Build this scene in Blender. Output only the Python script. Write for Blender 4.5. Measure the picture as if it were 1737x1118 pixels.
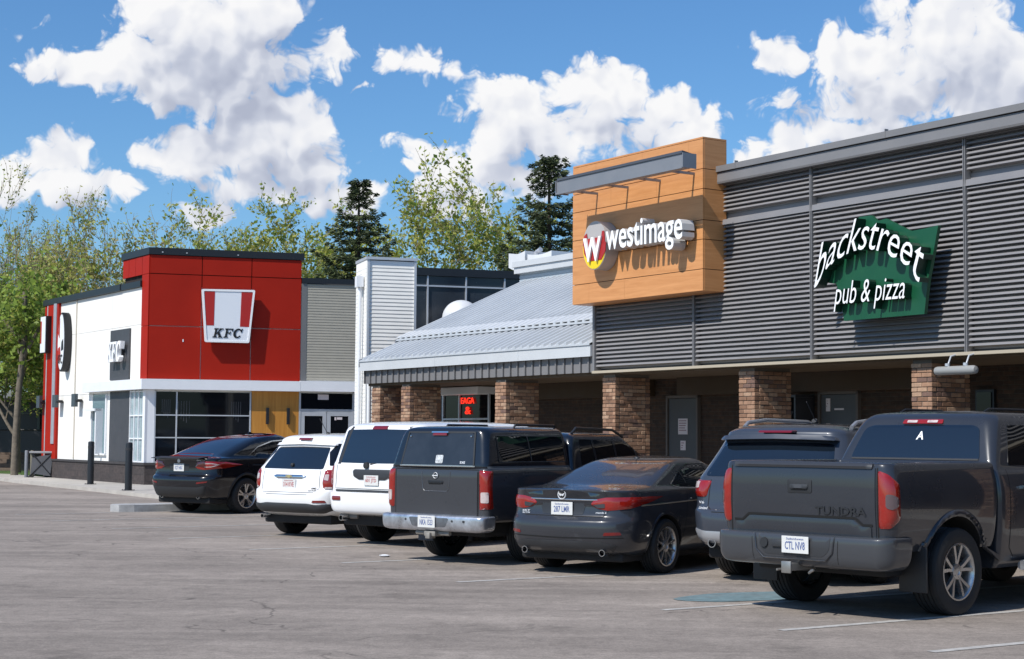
import bpy, bmesh, math, random
from mathutils import Vector, Matrix, noise as mnoise
from mathutils.bvhtree import BVHTree
from mathutils.geometry import delaunay_2d_cdt
R = math.radians
for o in list(bpy.data.objects): bpy.data.objects.remove(o)
SC = bpy.context.scene
COL = SC.collection
rng = random.Random(7)

# ------------------------------------------------------------------ camera
CAM_H = 1.64
cam_data = bpy.data.cameras.new('camera'); cam = bpy.data.objects.new('camera', cam_data); COL.objects.link(cam)
cam_data.sensor_width = 36.0
cam_data.lens = 36.0 * 2750 / 1737
cam_data.clip_start = 0.1; cam_data.clip_end = 3000
PITCH = math.atan(183 / 2750)
cam.matrix_world = Matrix.Translation((0, 0, CAM_H)) @ Matrix.Rotation(R(90) + PITCH, 4, 'X') @ Matrix.Rotation(R(0.4), 4, 'Z')
SC.camera = cam

# ------------------------------------------------------------------ facade frames
ANG = R(33.2)
EX, EY = math.sin(ANG), -math.cos(ANG)      # along the arcade, towards the camera side
NX, NY = math.cos(ANG), math.sin(ANG)       # into the building
def frame(ox, oy, rot, oz=0.0):
    return Matrix.Translation((ox, oy, oz)) @ Matrix.Rotation(rot, 4, 'Z')
FM = frame(0, 0, math.atan2(EY, EX))        # (u, c, z) of the arcade front
KC = (-11.30, 50.32)
FK = frame(KC[0], KC[1], R(90 - 72.3))      # (s, depth, z) of the restaurant front
FW = Matrix.Identity(4)
def W(fr, x, y, z=0.0): return fr @ Vector((x, y, z))

# ------------------------------------------------------------------ sun, sky, exposure
SUN_EL = R(48)
cs, sn = math.cos(R(9)), math.sin(R(9))
sdir = Vector((-NX * cs + EX * sn, -NY * cs + EY * sn, 0)).normalized()
sundir = Vector((sdir.x * math.cos(SUN_EL), sdir.y * math.cos(SUN_EL), math.sin(SUN_EL)))
sl = bpy.data.lights.new('sun', 'SUN'); sl.energy = 5.0; sl.angle = R(0.5); sl.color = (1.0, 0.955, 0.89)
so = bpy.data.objects.new('sun', sl); COL.objects.link(so)
so.rotation_euler = sundir.to_track_quat('Z', 'Y').to_euler()
SC.view_settings.view_transform = 'Standard'; SC.view_settings.look = 'None'
SC.view_settings.exposure = 0.0; SC.view_settings.gamma = 1.0

def sky_world():
    w = bpy.data.worlds.new('World'); SC.world = w; w.use_nodes = True
    nt = w.node_tree; nt.nodes.clear(); L = nt.links
    def nd(tree, t, **k):
        n = tree.nodes.new(t)
        for a, b in k.items(): setattr(n, a, b)
        return n
    def math_(tree, op, a, b=None, c=None, clamp=False):
        n = tree.nodes.new('ShaderNodeMath'); n.operation = op; n.use_clamp = clamp
        for i, v in enumerate((a, b, c)):
            if v is None: continue
            if isinstance(v, (int, float)): n.inputs[i].default_value = v
            else: tree.links.new(v, n.inputs[i])
        return n.outputs[0]
    # ---- density group : (az, el, 0) in degrees -> blob field
    blobs = [  # az, el, raz, rel  (degrees)
        *CLOUDS]
    def make_group(which):
     g = bpy.data.node_groups.new('cloud_' + which, 'ShaderNodeTree')
     g.interface.new_socket('P', in_out='INPUT', socket_type='NodeSocketVector')
     g.interface.new_socket('D', in_out='OUTPUT', socket_type='NodeSocketFloat')
     gi = nd(g, 'NodeGroupInput'); go = nd(g, 'NodeGroupOutput')
     wn = nd(g, 'ShaderNodeTexNoise'); wn.inputs['Scale'].default_value = 0.55; wn.inputs['Detail'].default_value = 2; wn.noise_dimensions = '2D'
     g.links.new(gi.outputs[0], wn.inputs['Vector'])
     ad = nd(g, 'ShaderNodeVectorMath', operation='MULTIPLY_ADD'); g.links.new(wn.outputs['Color'], ad.inputs[0]); ad.inputs[1].default_value = (1.6, 1.6, 0); g.links.new(gi.outputs[0], ad.inputs[2])
     if which == 'blobs':
      acc = None
      for (a, e_, ra, re) in blobs:
        s = nd(g, 'ShaderNodeVectorMath', operation='SUBTRACT'); g.links.new(ad.outputs[0], s.inputs[0]); s.inputs[1].default_value = (a + .8, e_ + .8, 0)
        m = nd(g, 'ShaderNodeVectorMath', operation='MULTIPLY'); g.links.new(s.outputs[0], m.inputs[0]); m.inputs[1].default_value = (1 / ra, 1 / re, 0)
        ln = nd(g, 'ShaderNodeVectorMath', operation='LENGTH'); g.links.new(m.outputs[0], ln.inputs[0])
        k = min(ra, re) ** 0.5 * 0.95
        v = math_(g, 'MULTIPLY_ADD', ln.outputs['Value'], -k, k)
        acc = v if acc is None else math_(g, 'SMOOTH_MAX', acc, v, 0.25)
      g.links.new(acc, go.inputs['D'])
     else:
      n1 = nd(g, 'ShaderNodeTexNoise'); n1.noise_dimensions = '2D'; n1.inputs['Scale'].default_value = 0.42; n1.inputs['Detail'].default_value = 8 if which == 'noise' else 3; n1.inputs['Roughness'].default_value = 0.55; n1.inputs['Distortion'].default_value = 0.15
      g.links.new(gi.outputs[0], n1.inputs['Vector'])
      vo = nd(g, 'ShaderNodeTexVoronoi'); vo.voronoi_dimensions = '2D'; vo.feature = 'F1'; vo.inputs['Scale'].default_value = 0.62; vo.inputs['Detail'].default_value = 3 if which == 'noise' else 1; vo.inputs['Roughness'].default_value = 0.55; vo.inputs['Lacunarity'].default_value = 2.3
      g.links.new(ad.outputs[0], vo.inputs['Vector'])
      a1 = math_(g, 'MULTIPLY_ADD', n1.outputs['Fac'], 1.45, -0.725)
      a2 = math_(g, 'MULTIPLY_ADD', vo.outputs['Distance'], -0.80, 0.34 + 0.40)
      g.links.new(math_(g, 'ADD', a1, a2), go.inputs['D'])
     return g
    g_b = make_group('blobs'); g_n = make_group('noise'); g_s = make_group('relief')
    # ---- world
    tc = nd(nt, 'ShaderNodeTexCoord'); sx = nd(nt, 'ShaderNodeSeparateXYZ'); L.new(tc.outputs['Generated'], sx.inputs[0])
    az = math_(nt, 'MULTIPLY', math_(nt, 'ARCTAN2', sx.outputs['X'], sx.outputs['Y']), 57.2958)
    el = math_(nt, 'MULTIPLY', math_(nt, 'ARCSINE', sx.outputs['Z']), 57.2958)
    def field(gg, da, de):
        c = nd(nt, 'ShaderNodeCombineXYZ')
        L.new(math_(nt, 'ADD', az, da), c.inputs[0]); L.new(math_(nt, 'ADD', el, de), c.inputs[1])
        gn = nd(nt, 'ShaderNodeGroup'); gn.node_tree = gg; L.new(c.outputs[0], gn.inputs[0]); return gn.outputs['D']
    b0 = field(g_b, 0, 0); b2 = field(g_b, -0.7, 1.7); n0 = field(g_n, 0, 0); n1_ = field(g_s, -0.32, 0.55); n2_ = field(g_s, 0, 0)
    D = math_(nt, 'ADD', b0, n0)
    mask = nd(nt, 'ShaderNodeMapRange'); mask.interpolation_type = 'SMOOTHSTEP'; L.new(D, mask.inputs['Value']); mask.inputs['From Min'].default_value = 0.0; mask.inputs['From Max'].default_value = 0.40
    # fade to nothing below horizon
    hz = nd(nt, 'ShaderNodeMapRange'); L.new(el, hz.inputs['Value']); hz.inputs['From Min'].default_value = -1; hz.inputs['From Max'].default_value = 2
    mk = math_(nt, 'MULTIPLY', mask.outputs[0], hz.outputs[0])
    # self-shading: how much cloud lies towards the light
    thick = nd(nt, 'ShaderNodeMapRange'); thick.interpolation_type = 'SMOOTHSTEP'; L.new(math_(nt, 'ADD', b2, math_(nt, 'MULTIPLY', n2_, 0.3)), thick.inputs['Value']); thick.inputs['From Min'].default_value = -0.35; thick.inputs['From Max'].default_value = 1.15
    rel = math_(nt, 'SUBTRACT', n1_, n2_)
    relm = nd(nt, 'ShaderNodeMapRange'); L.new(rel, relm.inputs['Value']); relm.inputs['From Min'].default_value = -0.30; relm.inputs['From Max'].default_value = 0.42
    sh = math_(nt, 'ADD', math_(nt, 'MULTIPLY', thick.outputs[0], 0.60), math_(nt, 'MULTIPLY', relm.outputs[0], 0.42), clamp=True)
    cr = nd(nt, 'ShaderNodeValToRGB'); L.new(sh, cr.inputs[0]); els = cr.color_ramp.elements
    els[0].position = 0.12; els[0].color = (0.95, 0.95, 0.96, 1)
    els[1].position = 1.0; els[1].color = (0.44, 0.48, 0.60, 1)
    e2 = els.new(0.45); e2.color = (0.80, 0.82, 0.88, 1)
    e3 = els.new(0.72); e3.color = (0.56, 0.60, 0.71, 1)
    sky = nd(nt, 'ShaderNodeTexSky'); sky.sky_type = 'NISHITA'; sky.sun_disc = False
    sky.sun_elevation = SUN_EL; sky.sun_rotation = math.atan2(sdir.x, sdir.y); sky.air_density = 1.0; sky.dust_density = 0.7; sky.ozone_density = 2.2
    hs = nd(nt, 'ShaderNodeHueSaturation'); L.new(sky.outputs[0], hs.inputs['Color']); hs.inputs['Saturation'].default_value = 1.12; hs.inputs['Value'].default_value = SKY_VALUE
    cm = nd(nt, 'ShaderNodeMix', data_type='RGBA'); L.new(mk, cm.inputs['Factor']); tint = nd(nt, 'ShaderNodeMix', data_type='RGBA', blend_type='MULTIPLY'); tint.inputs['Factor'].default_value = 1; L.new(hs.outputs[0], tint.inputs['A']); tint.inputs['B'].default_value = (0.82, 1.13, 1.38, 1); L.new(tint.outputs['Result'], cm.inputs['A'])
    mul = nd(nt, 'ShaderNodeMix', data_type='RGBA', blend_type='MULTIPLY'); mul.inputs['Factor'].default_value = 1; L.new(cr.outputs[0], mul.inputs['A']); mul.inputs['B'].default_value = (1 / SKY_STR,) * 3 + (1,)
    L.new(mul.outputs['Result'], cm.inputs['B'])
    bg = nd(nt, 'ShaderNodeBackground'); bg.inputs['Strength'].default_value = SKY_STR; L.new(cm.outputs['Result'], bg.inputs['Color'])
    out = nd(nt, 'ShaderNodeOutputWorld'); L.new(bg.outputs[0], out.inputs[0])
    w.cycles.sampling_method = 'MANUAL'; w.cycles.sample_map_resolution = 1024
SKY_STR = 0.1
SKY_VALUE = 1.0
CLOUDS = [(-10.48, 13.4, 3.5, 1.98), (-12.9, 12.68, 1.87, 1.52), (-6.87, 13.45, 0.93, 1.05), (-16.64, 12.28, 1.17, 0.75), (-15.08, 12.25, 1.05, 0.65), (-9.07, 14.86, 2.1, 1.63), (-11.93, 14.51, 2.1, 1.4), (-10.86, 11.98, 2.57, 1.05), (-8.69, 10.55, 2.33, 1.45), (-11.02, 9.55, 2.1, 1.4), (-7.32, 9.27, 1.75, 1.17), (-12.6, 9.85, 0.61, 0.56), (-5.65, 8.59, 1.63, 0.51), (-9.37, 8.59, 2.8, 0.82), (-10.88, 7.89, 1.4, 0.51), (-7.98, 11.29, 1.28, 0.82), (-16.08, 9.36, 1.4, 0.79), (-17.51, 8.85, 1.17, 0.89), (-14.2, 8.65, 1.4, 0.61), (-15.57, 8.55, 2.1, 0.7), (3.24, 11.96, 1.75, 1.21), (0.19, 11.55, 1.98, 1.17), (-2.85, 10.08, 1.75, 0.7), (5.65, 11.43, 1.63, 0.75), (1.67, 10.74, 3.97, 1.28), (-2.73, 8.75, 1.05, 0.7), (-0.43, 9.18, 2.33, 1.05), (2.29, 12.68, 1.05, 0.65), (6.48, 10.91, 0.93, 0.93), (9.79, 13.16, 1.17, 0.82), (12.03, 12.98, 2.1, 1.17), (15.04, 13.83, 2.57, 1.75), (13.03, 11.85, 3.5, 1.05), (16.59, 12.66, 2.1, 1.87), (14.25, 14.55, 1.17, 0.7), (9.98, 10.34, 1.52, 0.58), (8.34, 9.72, 1.05, 0.33), (12.02, 10.78, 2.33, 0.7), (16.57, 11.49, 1.87, 0.93), (-3.51, 13.13, 1.05, 0.56), (-2.04, 12.75, 0.47, 0.28), (-5.7, 12.17, 0.47, 0.19), (-16.97, 13.68, 0.47, 0.21), (-3.57, 9.15, 0.7, 0.47), (-4.82, 8.71, 0.7, 0.33), (-6.48, 8.16, 1.4, 0.33)]
sky_world()

# ------------------------------------------------------------------ materials
MATS = {}
def mat(name, col=(0.5, 0.5, 0.5), rough=0.6, metal=0.0, var=0.0, vscale=3.0, bump=0.0, bscale=40.0, coat=0.0, spec=0.5,
        emit=None, estr=0.0, stretch=None, dirt=0.0, dirtcol=(0.10, 0.085, 0.07), flake=0.0, coords='Object'):
    if name in MATS: return MATS[name]
    m = bpy.data.materials.new(name); m.use_nodes = True; nt = m.node_tree; L = nt.links
    p = nt.nodes['Principled BSDF']; p.inputs['Roughness'].default_value = rough; p.inputs['Metallic'].default_value = metal
    p.inputs['Base Color'].default_value = (*col, 1); p.inputs['Coat Weight'].default_value = coat; p.inputs['Coat Roughness'].default_value = 0.03
    p.inputs['Specular IOR Level'].default_value = spec
    if emit: p.inputs['Emission Color'].default_value = (*emit, 1); p.inputs['Emission Strength'].default_value = estr
    tc = nt.nodes.new('ShaderNodeTexCoord'); src = tc.outputs[coords]
    if stretch:
        mp = nt.nodes.new('ShaderNodeMapping'); mp.inputs['Scale'].default_value = stretch; L.new(src, mp.inputs[0]); src = mp.outputs[0]
    cur = None
    if var > 0:
        n = nt.nodes.new('ShaderNodeTexNoise'); n.inputs['Scale'].default_value = vscale; n.inputs['Detail'].default_value = 8; n.inputs['Roughness'].default_value = 0.6; L.new(src, n.inputs['Vector'])
        mr = nt.nodes.new('ShaderNodeMapRange'); L.new(n.outputs['Fac'], mr.inputs[0]); mr.inputs[1].default_value = 0.3; mr.inputs[2].default_value = 0.7; mr.inputs[3].default_value = 1 - var; mr.inputs[4].default_value = 1 + var
        vm = nt.nodes.new('ShaderNodeVectorMath'); vm.operation = 'SCALE'; vm.inputs[0].default_value = col; L.new(mr.outputs[0], vm.inputs['Scale'])
        cur = vm.outputs[0]
        mr2 = nt.nodes.new('ShaderNodeMapRange'); L.new(n.outputs['Fac'], mr2.inputs[0]); mr2.inputs[1].default_value = 0.3; mr2.inputs[2].default_value = 0.7; mr2.inputs[3].default_value = max(0, rough - 0.08); mr2.inputs[4].default_value = min(1, rough + 0.08)
        L.new(mr2.outputs[0], p.inputs['Roughness'])
    if dirt > 0:
        n = nt.nodes.new('ShaderNodeTexNoise'); n.inputs['Scale'].default_value = 1.3; n.inputs['Detail'].default_value = 10; n.inputs['Roughness'].default_value = 0.7; L.new(tc.outputs['Object'], n.inputs['Vector'])
        mr = nt.nodes.new('ShaderNodeMapRange'); L.new(n.outputs['Fac'], mr.inputs[0]); mr.inputs[1].default_value = 0.5; mr.inputs[2].default_value = 0.75; mr.inputs[3].default_value = 0; mr.inputs[4].default_value = dirt
        mx = nt.nodes.new('ShaderNodeMix'); mx.data_type = 'RGBA'; L.new(mr.outputs[0], mx.inputs['Factor'])
        if cur: L.new(cur, mx.inputs['A'])
        else: mx.inputs['A'].default_value = (*col, 1)
        mx.inputs['B'].default_value = (*dirtcol, 1); cur = mx.outputs['Result']
    if cur: L.new(cur, p.inputs['Base Color'])
    if bump > 0:
        n = nt.nodes.new('ShaderNodeTexNoise'); n.inputs['Scale'].default_value = bscale; n.inputs['Detail'].default_value = 6; L.new(src, n.inputs['Vector'])
        b = nt.nodes.new('ShaderNodeBump'); b.inputs['Strength'].default_value = bump; b.inputs['Distance'].default_value = 0.01; L.new(n.outputs['Fac'], b.inputs['Height']); L.new(b.outputs[0], p.inputs['Normal'])
    MATS[name] = m
    return m

def brick_mat(name, c1, c2, mortar, bw=0.21, bh=0.069, bump=0.8, rough=0.85):
    m = bpy.data.materials.new(name); m.use_nodes = True; nt = m.node_tree; L = nt.links; p = nt.nodes['Principled BSDF']
    p.inputs['Roughness'].default_value = rough
    uv = nt.nodes.new('ShaderNodeUVMap')
    b = nt.nodes.new('ShaderNodeTexBrick'); L.new(uv.outputs[0], b.inputs['Vector'])
    b.inputs['Scale'].default_value = 1.0; b.inputs['Brick Width'].default_value = bw; b.inputs['Row Height'].default_value = bh
    b.inputs['Mortar Size'].default_value = 0.006; b.inputs['Mortar Smooth'].default_value = 0.3; b.inputs['Bias'].default_value = 0.0
    b.inputs['Color1'].default_value = (*c1, 1); b.inputs['Color2'].default_value = (*c2, 1); b.inputs['Mortar'].default_value = (*mortar, 1)
    n = nt.nodes.new('ShaderNodeTexNoise'); n.inputs['Scale'].default_value = 9; n.inputs['Detail'].default_value = 8; L.new(uv.outputs[0], n.inputs['Vector'])
    mr = nt.nodes.new('ShaderNodeMapRange'); L.new(n.outputs['Fac'], mr.inputs[0]); mr.inputs[1].default_value = 0.3; mr.inputs[2].default_value = 0.7; mr.inputs[3].default_value = 0.65; mr.inputs[4].default_value = 1.3
    vm = nt.nodes.new('ShaderNodeVectorMath'); vm.operation = 'SCALE'; L.new(b.outputs['Color'], vm.inputs[0]); L.new(mr.outputs[0], vm.inputs['Scale']); L.new(vm.outputs[0], p.inputs['Base Color'])
    bp = nt.nodes.new('ShaderNodeBump'); bp.invert = True; bp.inputs['Strength'].default_value = bump; bp.inputs['Distance'].default_value = 0.012; L.new(b.outputs['Fac'], bp.inputs['Height']); L.new(bp.outputs[0], p.inputs['Normal'])
    MATS[name] = m; return m

def asphalt_mat():
    m = bpy.data.materials.new('asphalt'); m.use_nodes = True; nt = m.node_tree; L = nt.links; p = nt.nodes['Principled BSDF']
    tc = nt.nodes.new('ShaderNodeTexCoord'); src = tc.outputs['Object']
    def noise(scale, det=8, rough=0.6, stretch=None, rot=0, dist=0):
        s = src
        if stretch:
            mp = nt.nodes.new('ShaderNodeMapping'); mp.inputs['Scale'].default_value = stretch; mp.inputs['Rotation'].default_value = (0, 0, rot); L.new(src, mp.inputs[0]); s = mp.outputs[0]
        n = nt.nodes.new('ShaderNodeTexNoise'); n.inputs['Scale'].default_value = scale; n.inputs['Detail'].default_value = det; n.inputs['Roughness'].default_value = rough; n.inputs['Distortion'].default_value = dist; L.new(s, n.inputs['Vector']); return n.outputs['Fac']
    def rng_(v, a, b, c, d):
        mr = nt.nodes.new('ShaderNodeMapRange'); L.new(v, mr.inputs[0]); mr.inputs[1].default_value = a; mr.inputs[2].default_value = b; mr.inputs[3].default_value = c; mr.inputs[4].default_value = d; return mr.outputs[0]
    def mul(a, b):
        n = nt.nodes.new('ShaderNodeMath'); n.operation = 'MULTIPLY'; L.new(a, n.inputs[0]); L.new(b, n.inputs[1]); return n.outputs[0]
    big = rng_(noise(0.16, 5), 0.3, 0.7, 0.80, 1.16)
    mid = rng_(noise(2.2, 9, 0.78, None, 0, 0.6), 0.3, 0.7, 0.78, 1.20)
    # worn lanes swept along the driving direction
    streak = rng_(noise(1.0, 7, 0.66, (0.16, 1.1, 1), R(57), 1.2), 0.36, 0.70, 0.87, 1.22)
    streak2 = rng_(noise(1.0, 6, 0.6, (0.07, 0.5, 1), R(62), 0.5), 0.35, 0.7, 0.88, 1.18)
    grain = rng_(noise(45, 3, 0.85), 0.3, 0.7, 0.72, 1.28)
    grain2 = rng_(noise(13, 4, 0.8), 0.3, 0.7, 0.82, 1.18)
    f = mul(mul(mul(big, mid), mul(streak, streak2)), mul(grain, grain2))
    # cracks
    vo = nt.nodes.new('ShaderNodeTexVoronoi'); vo.feature = 'DISTANCE_TO_EDGE'; vo.inputs['Scale'].default_value = 0.22
    wn = nt.nodes.new('ShaderNodeTexNoise'); wn.inputs['Scale'].default_value = 0.7; wn.inputs['Detail'].default_value = 8; L.new(src, wn.inputs['Vector'])
    ad = nt.nodes.new('ShaderNodeVectorMath'); ad.operation = 'MULTIPLY_ADD'; L.new(wn.outputs['Color'], ad.inputs[0]); ad.inputs[1].default_value = (2.2, 2.2, 0); L.new(src, ad.inputs[2]); L.new(ad.outputs[0], vo.inputs['Vector'])
    crack = rng_(vo.outputs['Distance'], 0.0008, 0.004, 0.55, 1.0)
    cm = rng_(noise(0.35, 3), 0.5, 0.56, 1.0, 0.0)
    mx = nt.nodes.new('ShaderNodeMath'); mx.operation = 'MAXIMUM'; L.new(crack, mx.inputs[0]); L.new(cm, mx.inputs[1])
    f = mul(f, mx.outputs[0])
    # oil and tyre stains
    st = rng_(noise(1.1, 7, 0.65), 0.56, 0.70, 1.0, 0.66)
    f = mul(f, st)
    vm = nt.nodes.new('ShaderNodeVectorMath'); vm.operation = 'SCALE'; vm.inputs[0].default_value = (0.252, 0.218, 0.190); L.new(f, vm.inputs['Scale']); L.new(vm.outputs[0], p.inputs['Base Color'])
    p.inputs['Roughness'].default_value = 0.9; p.inputs['Specular IOR Level'].default_value = 0.25
    b = nt.nodes.new('ShaderNodeBump'); b.inputs['Strength'].default_value = 0.35; b.inputs['Distance'].default_value = 0.006; L.new(noise(90, 3, 0.8), b.inputs['Height']); L.new(b.outputs[0], p.inputs['Normal'])
    MATS['asphalt'] = m; return m

def paint(name, col, metal=0.0, rough=0.35, flake=0.0):
    m = mat(name, col, rough=rough, metal=metal * .3, coat=.85, var=0.03, vscale=1.5, spec=.25)
    return m

def wood_mat(name, c1, c2, scale=(0.6, 8, 14)):
    m = bpy.data.materials.new(name); m.use_nodes = True; nt = m.node_tree; L = nt.links; p = nt.nodes['Principled BSDF']
    uv = nt.nodes.new('ShaderNodeUVMap'); mp = nt.nodes.new('ShaderNodeMapping'); mp.inputs['Scale'].default_value = scale; L.new(uv.outputs[0], mp.inputs[0])
    n = nt.nodes.new('ShaderNodeTexNoise'); n.inputs['Scale'].default_value = 1.6; n.inputs['Detail'].default_value = 9; n.inputs['Roughness'].default_value = 0.62; n.inputs['Distortion'].default_value = 0.6; L.new(mp.outputs[0], n.inputs['Vector'])
    cr = nt.nodes.new('ShaderNodeValToRGB'); L.new(n.outputs['Fac'], cr.inputs[0]); cr.color_ramp.elements[0].position = 0.32; cr.color_ramp.elements[1].position = 0.68
    cr.color_ramp.elements[0].color = (*c1, 1); cr.color_ramp.elements[1].color = (*c2, 1); L.new(cr.outputs[0], p.inputs['Base Color']); p.inputs['Roughness'].default_value = 0.5
    MATS[name] = m; return m

# ------------------------------------------------------------------ mesh builder
class MB:
    def __init__(s): s.v = []; s.f = []; s.m = []
    def add(s, vs, fs, mi=0):
        b = len(s.v); s.v.extend([tuple(v) for v in vs]); s.f.extend([tuple(b + i for i in f) for f in fs]); s.m.extend([mi] * len(fs)); return s
    def box(s, x0, x1, y0, y1, z0, z1, mi=0, bev=0.0):
        if x0 > x1: x0, x1 = x1, x0
        if y0 > y1: y0, y1 = y1, y0
        if z0 > z1: z0, z1 = z1, z0
        if bev > 0:
            bm = bmesh.new(); bmesh.ops.create_cube(bm, size=1)
            for v in bm.verts: v.co = Vector(((x0 + x1) / 2 + v.co.x * (x1 - x0), (y0 + y1) / 2 + v.co.y * (y1 - y0), (z0 + z1) / 2 + v.co.z * (z1 - z0)))
            bmesh.ops.bevel(bm, geom=list(bm.edges), offset=bev, segments=2, profile=0.5, affect='EDGES')
            bm.verts.index_update(); s.add([v.co for v in bm.verts], [[v.index for v in f.verts] for f in bm.faces], mi); bm.free(); return s
        v = [(x0, y0, z0), (x1, y0, z0), (x1, y1, z0), (x0, y1, z0), (x0, y0, z1), (x1, y0, z1), (x1, y1, z1), (x0, y1, z1)]
        return s.add(v, [(0, 3, 2, 1), (4, 5, 6, 7), (0, 1, 5, 4), (1, 2, 6, 5), (2, 3, 7, 6), (3, 0, 4, 7)], mi)
    def prism(s, poly, z0, z1, mi=0, axis='z'):
        """poly in 2D, extruded along axis; axis y: poly=(x,z) extruded y z0..z1 ; axis x: poly=(y,z)"""
        n = len(poly)
        area = sum(poly[i][0] * poly[(i + 1) % n][1] - poly[(i + 1) % n][0] * poly[i][1] for i in range(n))
        if area < 0: poly = poly[::-1]
        if axis == 'z': A = [(p[0], p[1], z0) for p in poly]; B = [(p[0], p[1], z1) for p in poly]; flip = False
        elif axis == 'y': A = [(p[0], z0, p[1]) for p in poly]; B = [(p[0], z1, p[1]) for p in poly]; flip = True
        else: A = [(z0, p[0], p[1]) for p in poly]; B = [(z1, p[0], p[1]) for p in poly]; flip = False
        fs = [tuple(range(n))[::-1], tuple(range(n, 2 * n))] + [(i, (i + 1) % n, n + (i + 1) % n, n + i) for i in range(n)]
        if (z1 < z0) != flip: fs = [f[::-1] for f in fs]
        return s.add(A + B, fs, mi)
    def tube(s, pts, r, n=8, mi=0, caps=True, r2=None):
        pts = [Vector(p) for p in pts]; vs = []; k = len(pts)
        for i, p in enumerate(pts):
            t = (pts[min(i + 1, k - 1)] - pts[max(i - 1, 0)]).normalized()
            up = Vector((0, 0, 1)) if abs(t.z) < 0.95 else Vector((1, 0, 0))
            a = t.cross(up).normalized(); b = a.cross(t)
            rr = r if r2 is None else r + (r2 - r) * i / (k - 1)
            for j in range(n):
                w = 2 * math.pi * j / n; vs.append(p + (a * math.cos(w) + b * math.sin(w)) * rr)
        fs = [(i * n + j, i * n + (j + 1) % n, (i + 1) * n + (j + 1) % n, (i + 1) * n + j) for i in range(k - 1) for j in range(n)]
        if caps: fs += [tuple(range(n))[::-1], tuple((k - 1) * n + j for j in range(n))]
        return s.add(vs, [f[::-1] for f in fs], mi)
    def lathe(s, prof, n=32, mi=0, center=(0, 0, 0), axis='y', mis=None):
        """prof: list (radius, offset along axis)"""
        c = Vector(center); vs = []; k = len(prof)
        for (r, h) in prof:
            for j in range(n):
                w = 2 * math.pi * j / n
                if axis == 'y': vs.append(c + Vector((r * math.cos(w), h, r * math.sin(w))))
                elif axis == 'x': vs.append(c + Vector((h, r * math.cos(w), r * math.sin(w))))
                else: vs.append(c + Vector((r * math.cos(w), r * math.sin(w), h)))
        for i in range(k - 1):
            b = len(s.v) if i == 0 else None
        b = len(s.v); s.v.extend([tuple(v) for v in vs])
        for i in range(k - 1):
            for j in range(n):
                f = (b + i * n + j, b + i * n + (j + 1) % n, b + (i + 1) * n + (j + 1) % n, b + (i + 1) * n + j)
                s.f.append(f if axis != 'y' else f[::-1]); s.m.append(mi if mis is None else mis[i])
        return s
    def build(s, name, mats, parent=None, fr=FW, smooth=None, fix=False):
        if not isinstance(mats, (list, tuple)): mats = [mats]
        me = bpy.data.meshes.new(name)
        src = [Vector(v) for v in s.v]
        T = fr
        if parent is not None: T = parent_world(parent).inverted() @ fr
        me.from_pydata([T @ v for v in src], [], s.f)
        for m in mats: me.materials.append(m)
        me.polygons.foreach_set('material_index', s.m)
        if fix:
            bm = bmesh.new(); bm.from_mesh(me); bmesh.ops.recalc_face_normals(bm, faces=bm.faces); bm.to_mesh(me); bm.free()
        uv = me.uv_layers.new(name='UVMap'); Ti = T.inverted(); data = []
        T3 = Ti.to_3x3()
        for p in me.polygons:
            n = T3 @ p.normal; ax = max(range(3), key=lambda i: abs(n[i]))
            for li in p.loop_indices:
                q = src[me.loops[li].vertex_index]
                data += [(q[1], q[2]), (q[0], q[2]), (q[0], q[1])][ax]
        uv.data.foreach_set('uv', data)
        if smooth is not None:
            me.polygons.foreach_set('use_smooth', [True] * len(me.polygons)); me.set_sharp_from_angle(angle=R(smooth))
        me.update()
        o = bpy.data.objects.new(name, me); COL.objects.link(o)
        if parent is not None: o.parent = parent
        return o

PW = {}
def parent_world(o):
    m = Matrix.Identity(4)
    while o is not None: m = o.matrix_basis @ m; o = o.parent
    return m
def tag(o, label=None, cat=None, group=None, kind=None):
    if label: o['label'] = label
    if cat: o['category'] = cat
    if group: o['group'] = group
    if kind: o['kind'] = kind
    return o
def thing(name, label, cat, mtx, group=None):
    o = bpy.data.objects.new(name, None); COL.objects.link(o); o.empty_display_size = 0.2
    o.matrix_basis = mtx
    return tag(o, label, cat, group)
def F_at(fr, x, y, z=0.0): return fr @ Matrix.Translation((x, y, z))
def rebase(o, mtx):
    """give a single-mesh thing an origin at its base"""
    o.data.transform(mtx.inverted()); o.matrix_basis = mtx; return o
def copy_tree(o, parent=None):
    c = o.copy(); COL.objects.link(c)
    if parent is not None: c.parent = parent
    for ch in o.children: copy_tree(ch, c)
    return c

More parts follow.
